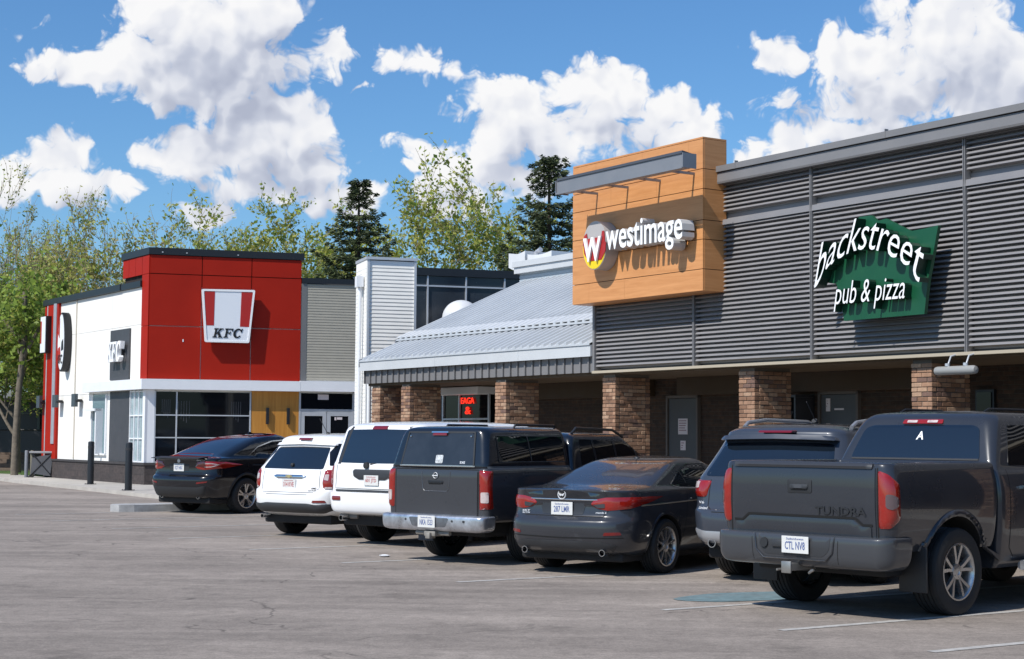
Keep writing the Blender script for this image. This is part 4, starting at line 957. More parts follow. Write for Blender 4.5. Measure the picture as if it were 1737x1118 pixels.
class Car:
    def __init__(s, name, label, x, y, yaw, scale=1.0, cat='car', group='vehicles parked in front of the arcade'):
        s.m = Matrix.Translation((x, y, 0)) @ Matrix.Rotation(R(90 - yaw), 4, 'Z') @ Matrix.Scale(scale, 4)
        s.t = thing(name, label, cat, s.m, group); s.trees = []
    def build(s, name, b, m, par=None, smooth=35, fix=False):
        return b.build(name, m, par or s.t, s.m, smooth=smooth, fix=fix)
    def shell(s, name, b, m, arches=(), par=None, smooth=32, proj=True):
        """solid body shell with wheel arches cut out"""
        mats = [m, well_m]
        me = bpy.data.meshes.new('tmp'); me.from_pydata(b.v, [], b.f)
        bm = bmesh.new(); bm.from_mesh(me); bmesh.ops.recalc_face_normals(bm, faces=bm.faces); bm.to_mesh(me); bm.free()
        o = bpy.data.objects.new('tmp', me); COL.objects.link(o); cut = []
        for (x, z, r, w) in arches:
            for sgn in (-1, 1):
                c = MB(); n = 40
                vs = [(x + r * math.cos(2 * math.pi * k / n), yy, z + r * math.sin(2 * math.pi * k / n)) for yy in (sgn * (w - .34), sgn * (w + .4)) for k in range(n)]
                c.add(vs, [tuple(range(n)), tuple(range(n, 2 * n))[::-1]] + [(k, n + k, n + (k + 1) % n, (k + 1) % n) for k in range(n)])
                cm_ = bpy.data.meshes.new('c'); cm_.from_pydata(c.v, [], c.f); bb = bmesh.new(); bb.from_mesh(cm_); bmesh.ops.recalc_face_normals(bb, faces=bb.faces); bb.to_mesh(cm_); bb.free()
                co = bpy.data.objects.new('c', cm_); COL.objects.link(co); cut.append(co)
                md = o.modifiers.new('b', 'BOOLEAN'); md.operation = 'DIFFERENCE'; md.object = co; md.solver = 'EXACT'
        bpy.context.view_layer.update()
        res = bpy.data.meshes.new_from_object(o.evaluated_get(bpy.context.evaluated_depsgraph_get()))
        out = MB(); out.v = [tuple(v.co) for v in res.vertices]
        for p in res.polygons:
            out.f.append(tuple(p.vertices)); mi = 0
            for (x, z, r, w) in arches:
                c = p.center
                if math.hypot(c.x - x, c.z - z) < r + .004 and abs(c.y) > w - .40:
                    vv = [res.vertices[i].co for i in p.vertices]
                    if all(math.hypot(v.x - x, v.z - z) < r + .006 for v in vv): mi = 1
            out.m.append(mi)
        for c in cut: bpy.data.objects.remove(c)
        bpy.data.objects.remove(o)
        if proj: s.trees.append(BVHTree.FromPolygons([Vector(v) for v in out.v], out.f))
        return out.build(name, mats, par or s.t, s.m, smooth=smooth)
    def cast(s, p, d):
        best = None
        for t in s.trees:
            h = t.ray_cast(p - d * 3.0, d)
            if h[0] is not None and (best is None or h[3] < best[3]): best = h
        if best is None:
            for t in s.trees:
                h = t.find_nearest(p)
                if h[0] is not None and (best is None or h[3] < best[3]): best = h
        return best[0]
    def patch(s, name, pts, d, m, off=.004, bulge=0.0, br=.05, par=None, mirror=False, step=.05, depth=.012, rnd=.0, smooth=60):
        """surface-following panel cut to the polygon pts (3D points near the body), laid along direction d"""
        objs = []
        for sgn in ((1, -1) if mirror else (1,)):
            D = Vector((d[0], d[1] * sgn, d[2])).normalized()
            P3 = [Vector((p[0], p[1] * sgn, p[2])) for p in pts]
            up = Vector((0, 0, 1)) if abs(D.z) < .9 else Vector((1, 0, 0))
            A = D.cross(up).normalized(); B = A.cross(D).normalized(); o0 = sum(P3, Vector()) / len(P3)
            poly = [((p - o0).dot(A), (p - o0).dot(B)) for p in P3]
            if rnd > 0:
                q_ = []
                n = len(poly)
                for i in range(n):
                    p0, p1, p2 = (Vector(poly[i - 1]), Vector(poly[i]), Vector(poly[(i + 1) % n]))
                    r1 = min(rnd, (p0 - p1).length * .45); r2 = min(rnd, (p2 - p1).length * .45)
                    a = p1 + (p0 - p1).normalized() * r1; c = p1 + (p2 - p1).normalized() * r2
                    for k in range(6): t = k / 5; v = (1 - t) ** 2 * a + 2 * t * (1 - t) * p1 + t * t * c; q_.append((v.x, v.y))
                poly = q_
            # refine boundary
            bd = []
            n = len(poly)
            for i in range(n):
                a, c = Vector(poly[i]), Vector(poly[(i + 1) % n]); k = max(1, int((c - a).length / step))
                for j in range(k): bd.append(tuple(a.lerp(c, j / k)))
            nb = len(bd)
            def inside(x, y):
                r_ = False; j = nb - 1
                for i in range(nb):
                    if (bd[i][1] > y) != (bd[j][1] > y) and x < (bd[j][0] - bd[i][0]) * (y - bd[i][1]) / (bd[j][1] - bd[i][1]) + bd[i][0]: r_ = not r_
                    j = i
                return r_
            def dist(x, y):
                m_ = 9
                for i in range(nb):
                    ax, ay = bd[i]; bx, by = bd[(i + 1) % nb]; dx, dy = bx - ax, by - ay; l2 = dx * dx + dy * dy
                    t = 0 if l2 == 0 else max(0, min(1, ((x - ax) * dx + (y - ay) * dy) / l2)); m_ = min(m_, math.hypot(x - ax - t * dx, y - ay - t * dy))
                return m_
            xs = [p[0] for p in bd]; ys = [p[1] for p in bd]; inn = []
            x = min(xs) + step / 2
            while x < max(xs):
                y = min(ys) + step / 2
                while y < max(ys):
                    if inside(x, y) and dist(x, y) > step * .4: inn.append((x, y))
                    y += step
                x += step
            vv = [Vector(p) for p in bd + inn]
            res = delaunay_2d_cdt(vv, [(i, (i + 1) % nb) for i in range(nb)], [list(range(nb))], 1, 1e-6)
            V2, F2 = res[0], res[2]
            b = MB(); P_ = []
            for v in V2:
                hp = s.cast(o0 + A * v.x + B * v.y, D); dd = dist(v.x, v.y) if bulge else 0
                h = off + (bulge * math.sin(min(1, dd / br) * math.pi / 2) if bulge else 0); P_.append(hp - D * h)
            b.add(P_, [tuple(f) for f in F2])
            # skirt
            cnt = {}
            for f in F2:
                for i in range(len(f)): e_ = (f[i], f[(i + 1) % len(f)]); cnt[tuple(sorted(e_))] = cnt.get(tuple(sorted(e_)), []) + [e_]
            be = [v[0] for v in cnt.values() if len(v) == 1]; n0 = len(b.v); idx = {}
            for e_ in be:
                for i in e_:
                    if i not in idx: idx[i] = len(b.v); b.v.append(tuple(P_[i] + D * (off + depth)))
            for a, c in be: b.f.append((c, a, idx[a], idx[c])); b.m.append(0)
            # orient towards -D
            f = F2[0]; nn_ = (P_[f[1]] - P_[f[0]]).cross(P_[f[2]] - P_[f[0]])
            if nn_.dot(D) > 0: b.f = [q[::-1] for q in b.f]
            objs.append(s.build(name, b, m, par, smooth=smooth))
        return objs[0]
    def line(s, pts, d, w=.007, name='shut_line', m=None, off=.0015, par=None, mirror=False, step=.04, closed=False, hgt=0.0):
        for sgn in ((1, -1) if mirror else (1,)):
            D = Vector((d[0], d[1] * sgn, d[2])).normalized(); P3 = [Vector((p[0], p[1] * sgn, p[2])) for p in pts]
            if closed: P3.append(P3[0])
            Q = []
            for a, c in zip(P3[:-1], P3[1:]):
                k = max(1, int((c - a).length / step))
                for j in range(k): Q.append(a.lerp(c, j / k))
            Q.append(P3[-1]); V = []
            for i, q in enumerate(Q):
                t = (Q[min(i + 1, len(Q) - 1)] - Q[max(0, i - 1)]).normalized(); sd = t.cross(D).normalized() * w / 2
                for e_ in (-1, 0, 1):
                    h = s.cast(q + sd * e_, D) - D * (off + (hgt if e_ == 0 else 0)); V.append(h)
            b = MB(); fs = []
            for i in range(len(Q) - 1):
                for e_ in (0, 1): fs.append((3 * i + e_, 3 * i + e_ + 1, 3 * i + e_ + 4, 3 * i + e_ + 3))
            b.add(V, fs); f = fs[0]; nn_ = (V[f[1]] - V[f[0]]).cross(V[f[2]] - V[f[0]])
            if nn_.dot(D) > 0: b.f = [q[::-1] for q in b.f]
            s.build(name, b, m or seam_m, par, smooth=60)
    def text(s, txt, pos, w, h, m=None, name='badge', d=(1, 0, 0), bold=.01, off=.006, par=None, shear=0.0):
        """raised lettering on the rear face; pos = centre (x,y,z), read from behind"""
        D = Vector(d).normalized(); A = D.cross(Vector((0, 0, 1))).normalized(); t_ = MB()
        text_solid(t_, txt, -w / 2, w / 2, -h / 2, h / 2, 0, .006, 0, bold=bold, shear=shear, res=2)
        b = MB(); V = []
        for v in t_.v:
            q = Vector(pos) + A * v[0] + Vector((0, 0, 1)) * v[2]; V.append(s.cast(q, D) - D * (off - v[1]))
        b.add(V, t_.f); s.build(name, b, m or badge_m, par, smooth=None)
    def wheel(s, x, yc, r, wd, rimr, kind=10, name='wheel', rim_m=None):
        """full wheel; outer face on the side of yc"""
        sg = 1 if yc > 0 else -1
        w_ = thing(name, None, None, s.m @ Matrix.Translation((x, yc, r)) if False else Matrix.Translation((x, yc, r))); w_.parent = s.t
        def bld(nm, b, m, smooth=40, fix=False):
            me = b.build(nm, m, None, FW, smooth=smooth, fix=fix); me.parent = w_; return me
        h = wd / 2; o = lambda y: y * sg
        b = MB(); prof = [(rimr, o(h * .92)), (rimr + .02, o(h * 1.0)), (rimr + (r - rimr) * .55, o(h * 1.06)), (r * .965, o(h * .96)), (r * .995, o(h * .80))]
        for k in range(5):
            y0 = h * (.74 - k * .33); y1 = h * (.74 - (k + 1) * .33 + .10)
            prof += [(r, o(y0)), (r, o(y1)), (r - .012, o(y1 - .004)), (r - .012, o(y0 - h * .33 + .004))]
        prof += [(r * .995, o(-h * .90)), (r * .96, o(-h * .98)), (rimr + .02, o(-h)), (rimr, o(-h * .9)), (rimr, o(h * .92))]
        b.lathe(prof, 56, 0, (0, 0, 0), 'y'); bld('tyre', b, tyre_m, 30, True)
        b = MB(); b.lathe([(rimr + .006, o(h * .98)), (rimr - .008, o(h * 1.0)), (rimr - .022, o(h * .86)), (rimr - .03, o(h * .2)), (rimr - .03, o(-h * .9))], 56, 0); b.lathe([(rimr - .03, o(h * .05)), (.02, o(h * .05))], 40, 1)
        b.lathe([(.17, o(h * .2)), (.165, o(h * .25)), (.05, o(h * .25))], 32, 1)
        n = {10: 5, 11: 10, 7: 5, 6: 6, 5: 5}[kind]; hub = .058
        def spoke(a0, wi, wo, y0, y1, tw=0.0, mi=0):
            ca, sa = math.cos(a0), math.sin(a0); R1 = rimr - .012
            a1 = a0 + tw; cb, sb = math.cos(a1), math.sin(a1)
            pts = []
            for (rr_, ww, c_, s_, yy) in ((hub, wi, ca, sa, y0), (R1 * .55, (wi * .75 + wo * .25), (ca + cb) / 2, (sa + sb) / 2, y0 + (y1 - y0) * .45), (R1, wo, cb, sb, y1)):
                pts.append((Vector((c_ * rr_ - s_ * ww, o(yy), s_ * rr_ + c_ * ww)), Vector((c_ * rr_ + s_ * ww, o(yy), s_ * rr_ - c_ * ww)), Vector((0, -o(.035), 0))))
            V = []
            for (p, q, dv) in pts: V += [p + (q - p) * .0, q, q + dv, p + dv]
            F_ = []
            for i in range(2):
                for j in range(4): F_.append((4 * i + j, 4 * i + (j + 1) % 4, 4 * i + 4 + (j + 1) % 4, 4 * i + 4 + j))
            F_ += [(0, 1, 2, 3), (8, 11, 10, 9)]
            b.add(V, F_, mi)
        yo, yi = h * .80, h * .92
        for k in range(n):
            a = 2 * math.pi * k / n + .3
            if kind == 10: spoke(a - .10, .014, .017, yo, yi, -.16); spoke(a + .10, .014, .017, yo, yi, .16)
            elif kind == 11: spoke(a, .012, .014, yo, yi)
            elif kind == 7: spoke(a - .07, .014, .022, yo, yi, -.11); spoke(a + .07, .014, .022, yo, yi, .11)
            else: spoke(a, .034, .045, yo, yi)
        b.lathe([(.075, o(yo - .02)), (.072, o(yo + .006)), (.035, o(yo + .012)), (.03, o(yo + .004)), (0, o(yo + .004))], 24, 0)
        for k in range(5): a = 2 * math.pi * k / 5; b.lathe([(.009, o(yo + .008)), (0, o(yo + .012))], 6, 1, (.052 * math.cos(a), 0, .052 * math.sin(a)))
        bld('rim', b, [rim_m or alloy, alloy_dark], 40, True)
        return w_
    def wheels(s, xr, xf, y, r, wd, rimr, kind, rim_m=None):
        for x in (xr, xf):
            for yy in (-y, y): s.wheel(x, yy, r, wd, rimr, kind, rim_m=rim_m)
        b = MB(); b.tube([(xr, -y + .1, r), (xr, y - .1, r)], .045, 10); b.lathe([(0, -.14), (.12, -.1), (.14, 0), (.12, .1), (0, .14)], 14, 0, (xr, 0, r)); s.build('rear_axle', b, under_m)
    def arch_lip(s, x, z, r, w, m, y, wid=.045, off=.004, bulge=.012, a0=-8, a1=188, name='arch_lip'):
        pts = [(x + (r + wid) * math.cos(R(a)), -y, z + (r + wid) * math.sin(R(a))) for a in range(a0, a1 + 1, 7)]
        pts += [(x + (r + .003) * math.cos(R(a)), -y, z + (r + .003) * math.sin(R(a))) for a in range(a1, a0 - 1, -7)]
        s.patch(name, pts, (0, 1, 0), m, off=off, bulge=bulge, br=wid * .5, mirror=True, step=.03)
    def under(s, x0, x1, w, z0, z1):
        b = MB(); b.box(x0, x1, -w, w, z0, z1, bev=.03); s.build('underbody', b, under_m)
    def plate(s, x, y, z, txt, par=None, m2=None):
        b = MB(); b.box(x - .014, x - .006, y - .155, y + .155, z - .079, z + .079, 0, bev=.003); o = s.build('number_plate', b, plate_m, par, smooth=None)
        b = MB()
        t_ = MB(); text_solid(t_, txt, -.115, .115, -.045, .030, 0, .002, 0, bold=.012, res=2); b.add([(x - .0165, y - v[0], z + v[2]) for v in t_.v], t_.f)
        t_ = MB(); text_solid(t_, 'Saskatchewan', -.10, .10, .045, .066, 0, .002, 0, bold=.01, res=1); b.add([(x - .0165, y - v[0], z + v[2]) for v in t_.v], t_.f)
        s.build('plate_text', b, m2 or plate_blue, o, smooth=None)
    def rail(s, pts, r=.018, m=None, name='roof_rail', mirror=True):
        for sg in ((1, -1) if mirror else (1,)):
            b = MB(); b.tube([(p[0], p[1] * sg, p[2]) for p in pts], r, 8); s.build(name, b, m or black_metal)
    def pipe(s, x, y, z, r=.035, L=.25, m=None):
        b = MB(); b.lathe([(r * .82, .02), (r * .82, -.0), (r, -.0), (r, L)], 18, 0, (x, y, z), 'x'); s.build('exhaust_tip', b, m or chrome, smooth=40, fix=True)
        b = MB(); b.lathe([(0, .02), (r * .83, .02)], 18, 0, (x, y, z), 'x'); 
    def mirrors(s, x, y, z, m):
        for sg in (1, -1):
            b = MB(); b.box(x - .06, x + .07, sg * y, sg * (y + .22), z - .07, z + .09, bev=.03); s.build('side_mirror', b, m)
    def body(s): pass
    def cabin_glass(s, pts, name='side_window', m=None, y=1.2, **k): s.patch(name, [(p[0], -y, p[1]) for p in pts], (0, 1, 0), m or side_glass, off=.003, mirror=True, rnd=.03, step=.07, **k)
RE = (1, 0, 0); SD = (0, 1, 0)
def rp(pts, x=0.0): return [(x, -y, z) for y, z in pts]      # rear polygons given as (right, z) as seen from behind
def sym(pts): return pts + [(-y, z) for y, z in pts[::-1]]

# ---------------------------------------------------------------- black coupe-style SUV
def black_suv():
    pm = paint('black_paint', (0.006, 0.007, 0.010), .0, .2)
    c = Car('parked_suv', 'black coupe-style SUV with sloping rear glass, leftmost of the parked vehicles', -7.02, 34.0, 36, 1.0, 'SUV')
    lv = [(.30, .35, 4.7, .84, .3, .35, .05, .1), (.36, .12, 4.82, .92, .32, .4, .07, .12), (.55, .02, 4.9, .965, .34, .4, .10, .15), (.70, .0, 4.91, .985, .34, .4, .10, .15), (.78, .03, 4.9, .99, .33, .4, .10, .15),
          (.82, .10, 4.9, .985, .30, .4, .09, .15), (.95, .115, 4.88, .975, .30, .4, .09, .15), (1.06, .11, 4.8, .955, .28, .4, .09, .15), (1.145, .10, 4.6, .93, .26, .4, .08, .1), (1.165, .13, 4.45, .915, .26, .3, .08, .1), (1.175, .26, 4.2, .89, .26, .3, .08, .1),
          (1.20, .45, 3.75, .85, .25, .3, .08, .1), (1.34, .84, 3.35, .80, .25, .25, .08, .08), (1.50, 1.29, 2.98, .73, .24, .25, .08, .08), (1.605, 1.68, 2.75, .66, .24, .25, .08, .08), (1.65, 2.15, 2.6, .57, .22, .2, .05, .05), (1.68, 2.3, 2.5, .4, .2, .2, .03, .03), (1.695, 2.36, 2.44, .15, .1, .1)]
    A = [(1.13, .37, .44, .985), (4.06, .37, .43, .985)]
    body = c.shell('body', stack(lv, 4.91, barrel=.05), pm, A)
    c.under(.25, 4.6, .78, .22, .36); c.wheels(1.13, 4.06, .84, .375, .28, .255, 7)
    for a in A: c.arch_lip(a[0], a[1], a[2], .98, plastic, 1.2, wid=.05)
    c.patch('rear_window', rp(sym([(0, 1.56), (.46, 1.545), (.58, 1.50), (.74, 1.26), (.72, 1.225)]), -.2), (1, 0, -.35), auto_glass, off=.004, rnd=.04)
    c.cabin_glass([(1.35, 1.25), (1.62, 1.38), (2.1, 1.50), (2.75, 1.53), (3.15, 1.38), (3.55, 1.17), (3.3, 1.14), (1.6, 1.17)])
    c.line([(1.9, -1.2, 1.17), (1.95, -1.2, 1.47)], SD, .03, 'window_pillar', pm, .006, mirror=True); c.line([(2.62, -1.2, 1.15), (2.62, -1.2, 1.56)], SD, .05, 'window_pillar', plastic, .006, mirror=True)
    c.line([(1.33, -1.2, 1.235), (1.62, -1.2, 1.40), (2.1, -1.2, 1.525), (2.75, -1.2, 1.56)], SD, .016, 'window_trim', chrome, .006, mirror=True)
    c.patch('tail_lamp', [(.3, -.36, .98), (.3, -.42, 1.08), (.3, -.60, 1.10), (.5, -.95, 1.09), (.8, -1.1, 1.03), (.5, -.98, .96), (.3, -.62, .92), (.3, -.45, .94)], (.85, .52, 0), lens_red, off=.008, bulge=.014, br=.05, mirror=True, rnd=.02, step=.03)
    c.line([(.3, -.63, 1.05), (.3, -.80, 1.055), (.4, -.92, 1.03), (.3, -.80, .985), (.3, -.63, .98)], (.85, .52, 0), .014, 'lamp_strip', lens_clear, .024, mirror=True)
    c.line([(.0, -.66, 1.10), (.0, -.66, .92)], RE, .008, mirror=True)
    c.line(rp([(-.66, .86), (.66, .86)]), RE, .012); c.line(rp([(-.8, .835), (.8, .835)]), RE, .008)
    b = MB(); b.prism([(-.02, 1.165), (.25, 1.195), (.25, 1.175), (-.02, 1.15)], -.72, .72, axis='y'); c.build('spoiler', b, plastic)
    c.patch('plate_recess', rp([(-.28, .90), (.28, .90), (.30, 1.04), (-.30, 1.04)]), RE, plastic, off=.002, rnd=.02)
    c.plate(.115, 0, .965, 'K27 HRX')
    c.patch('rear_diffuser', rp(sym([(0, .56), (.60, .56), (.80, .60), (.74, .40), (.62, .34), (0, .34)])), RE, plastic, off=.006, bulge=.01, rnd=.04)
    c.patch('reflector', rp([(.60, .63), (.86, .66), (.88, .69), (.62, .665)]), (.9, .3, 0), lens_dark, off=.006, rnd=.01, step=.03); c.patch('reflector', rp([(-.60, .63), (-.86, .66), (-.88, .69), (-.62, .665)]), (.9, -.3, 0), lens_dark, off=.006, rnd=.01, step=.03)
    b = MB(); b.lathe([(0, -.014), (.04, -.012), (.044, 0), (.044, .03)], 20, 0, (.105, 0, 1.105), 'x'); c.build('emblem', b, badge_m, smooth=40, fix=True)
    c.text('xDrive', (0, -.56, 1.12), .12, .025)
    for y in (-.55, .55): c.pipe(.14, y, .36, .045)
    b = MB(); b.prism([(2.1, 1.66), (2.28, 1.68), (2.12, 1.73)], -.012, .012, axis='y'); c.build('antenna', b, pm)
    for z_ in (.9,): c.line([(1.3, -1.2, 1.02), (3.9, -1.2, .98)], SD, .012, 'crease', pm, .004, mirror=True, hgt=.004)
    for x in (1.92, 2.95): c.line([(x, -1.2, 1.15), (x - .03, -1.2, .5), (x + .05, -1.2, .42)], SD, .007, mirror=True)
    for x in (2.0, 3.0):
        c.patch('door_handle', [(x, -1.2, 1.02), (x + .2, -1.2, 1.02), (x + .2, -1.2, 1.05), (x, -1.2, 1.05)], SD, pm, off=.02, mirror=True, rnd=.01, step=.03)
    c.mirrors(3.35, .90, 1.13, pm)
black_suv()

# ---------------------------------------------------------------- white crossover
def white_crossover():
    pm = paint('white_paint', (0.80, 0.80, 0.80), 0, .25)
    c = Car('parked_suv', 'white crossover with chrome tailgate bar, second vehicle from the left', -3.65, 26.3, 36, 1.0, 'SUV')
    lv = [(.34, .32, 4.6, .78, .3, .35, .05, .1), (.40, .12, 4.7, .85, .30, .4, .07, .12), (.50, .03, 4.75, .89, .3, .4, .09, .12), (.66, .0, 4.77, .915, .32, .4, .10, .15), (.76, .03, 4.77, .92, .3, .4, .09, .15), (.80, .085, 4.76, .92, .27, .4, .08, .15),
          (.95, .10, 4.72, .92, .26, .4, .08, .15), (1.08, .13, 4.5, .905, .25, .35, .08, .15), (1.12, .15, 4.2, .895, .24, .3, .08, .1), (1.15, .17, 3.85, .875, .24, .3, .08, .1), (1.35, .33, 3.35, .80, .23, .28, .08, .08), (1.52, .47, 2.95, .735, .22, .25, .08, .08),
          (1.59, .50, 2.8, .70, .2, .22, .08, .05), (1.645, .62, 2.6, .6, .2, .2, .06, .05), (1.675, .95, 2.4, .42, .2, .2, .04, .03), (1.69, 1.4, 2.2, .2, .1, .1)]
    A = [(1.0, .36, .43, .92), (3.86, .36, .42, .92)]
    c.shell('body', stack(lv, 4.77, barrel=.05), pm, A)
    c.under(.3, 4.5, .74, .22, .38); c.wheels(1.0, 3.86, .79, .365, .25, .24, 7)
    c.patch('rear_window', rp(sym([(0, 1.535), (.57, 1.525), (.66, 1.15), (.63, 1.135), (0, 1.125)])), (1, 0, -.15), auto_glass, off=.004, rnd=.04)
    c.patch('quarter_window', [(.25, -.74, 1.165), (.95, -.88, 1.165), (.95, -.80, 1.50), (.55, -.64, 1.52), (.35, -.66, 1.38)], (.62, .78, 0), side_glass, off=.005, mirror=True, rnd=.02)
    c.cabin_glass([(1.08, 1.14), (3.55, 1.10), (3.1, 1.36), (2.75, 1.52), (1.08, 1.52)])
    for x in (1.06, 1.98): c.line([(x, -1.2, 1.12), (x, -1.2, 1.54)], SD, .06, 'window_pillar', plastic, .007, mirror=True)
    c.patch('roof_spoiler', rp(sym([(0, 1.615), (.64, 1.60), (.66, 1.555), (0, 1.57)]), -.2), (1, 0, -.1), pm, off=.05, depth=.05, rnd=.02)
    c.patch('brake_lamp', rp([(-.13, 1.575), (.13, 1.575), (.13, 1.61), (-.13, 1.61)]), RE, lens_dark, off=.056, rnd=.01, step=.03)
    c.patch('tail_lamp', [(.2, -.70, 1.10), (.2, -.95, 1.10), (.6, -1.0, 1.07), (.5, -1.0, .92), (.2, -.86, .80), (.2, -.66, .80), (.2, -.64, .9)], (.8, .6, 0), lens_red, off=.008, bulge=.02, br=.06, mirror=True, rnd=.03, step=.03)
    c.patch('lamp_lens', [(.2, -.70, 1.03), (.2, -.78, 1.03), (.2, -.76, .93), (.2, -.67, .94)], (.8, .6, 0), lens_clear, off=.03, depth=.01, mirror=True, rnd=.015, step=.03)
    c.patch('lamp_lens', [(.2, -.70, .835), (.2, -.85, .835), (.2, -.84, .80), (.2, -.68, .80)], (.8, .6, 0), lens_clear, off=.02, depth=.01, mirror=True, rnd=.01, step=.03)
    c.patch('chrome_bar', rp([(-.36, .99), (-.30, 1.015), (.30, 1.015), (.36, .99), (.26, .955), (-.26, .955)]), RE, chrome, off=.012, bulge=.01, br=.02, rnd=.01, step=.03)
    c.patch('emblem', rp([(-.07, .98), (-.025, .98), (-.02, .965), (.03, .965), (.03, .98), (.07, .98), (.07, 1.0), (.03, 1.0), (.02, 1.01), (-.03, 1.01), (-.03, 1.0), (-.07, 1.0)]), RE, mat('emblem_gold', (.55, .42, .18), .3, metal=.6), off=.028, depth=.01, step=.03)
    c.plate(.095, 0, .865, '314 KVE', m2=plate_red)
    c.line(rp([(-.62, 1.10), (-.63, .80), (-.55, .735), (.55, .735), (.63, .80), (.62, 1.10)]), RE, .009)
    c.line(rp([(-.45, .70), (.45, .70)]), RE, .012, 'crease', mat('painted_crease_shade', (.2, .2, .2), .6))  # flat grey strip along the bumper crease, its shade put into the colour
    c.patch('lower_bumper', rp(sym([(0, .56), (.45, .56), (.60, .54), (.86, .56), (.84, .46), (.70, .40), (0, .40)])), RE, plastic_g, off=.01, bulge=.02, br=.05, rnd=.04)
    for y in (-.36, -.12, .12, .36):
        b = MB(); b.lathe([(0, -.012), (.035, -.01), (.05, .03)], 16, 0, (.10, y, .475), 'x'); c.build('bumper_recess', b, plastic, smooth=40, fix=True)
    c.patch('reflector', rp([(.55, .575), (.78, .575), (.76, .615), (.57, .61)]), RE, lens_dark, off=.012, rnd=.01, step=.03); c.patch('reflector', rp([(-.88, .58), (-.78, .575), (-.78, .615), (-.87, .61)]), (.8, -.4, 0), lens_dark, off=.012, rnd=.01, step=.03)
    c.text('AWD', (0, -.53, .80), .10, .03, ink); c.text('EQUINOX', (0, -.53, .765), .16, .025, ink)
    b = MB(); b.tube([(.30, .0, 1.17), (.33, -.12, 1.20), (.36, -.36, 1.22)], .012, 6); b.lathe([(0, -.03), (.03, -.02), (.03, .03)], 12, 0, (.17, 0, 1.17), 'x'); c.build('wiper', b, plastic)
    b = MB(); b.tube([(1.0, 0, 1.66), (1.02, 0, 1.70)], .03, 8); b.tube([(1.0, 0, 1.68), (.80, 0, 1.93)], .006, 5); c.build('antenna', b, plastic)
    c.pipe(.12, .62, .33, .035)
    for x in (1.15, 2.0, 3.0): c.line([(x, -1.2, 1.12), (x, -1.2, .5)], SD, .008, mirror=True)
    c.mirrors(3.3, .86, 1.12, pm)
white_crossover()

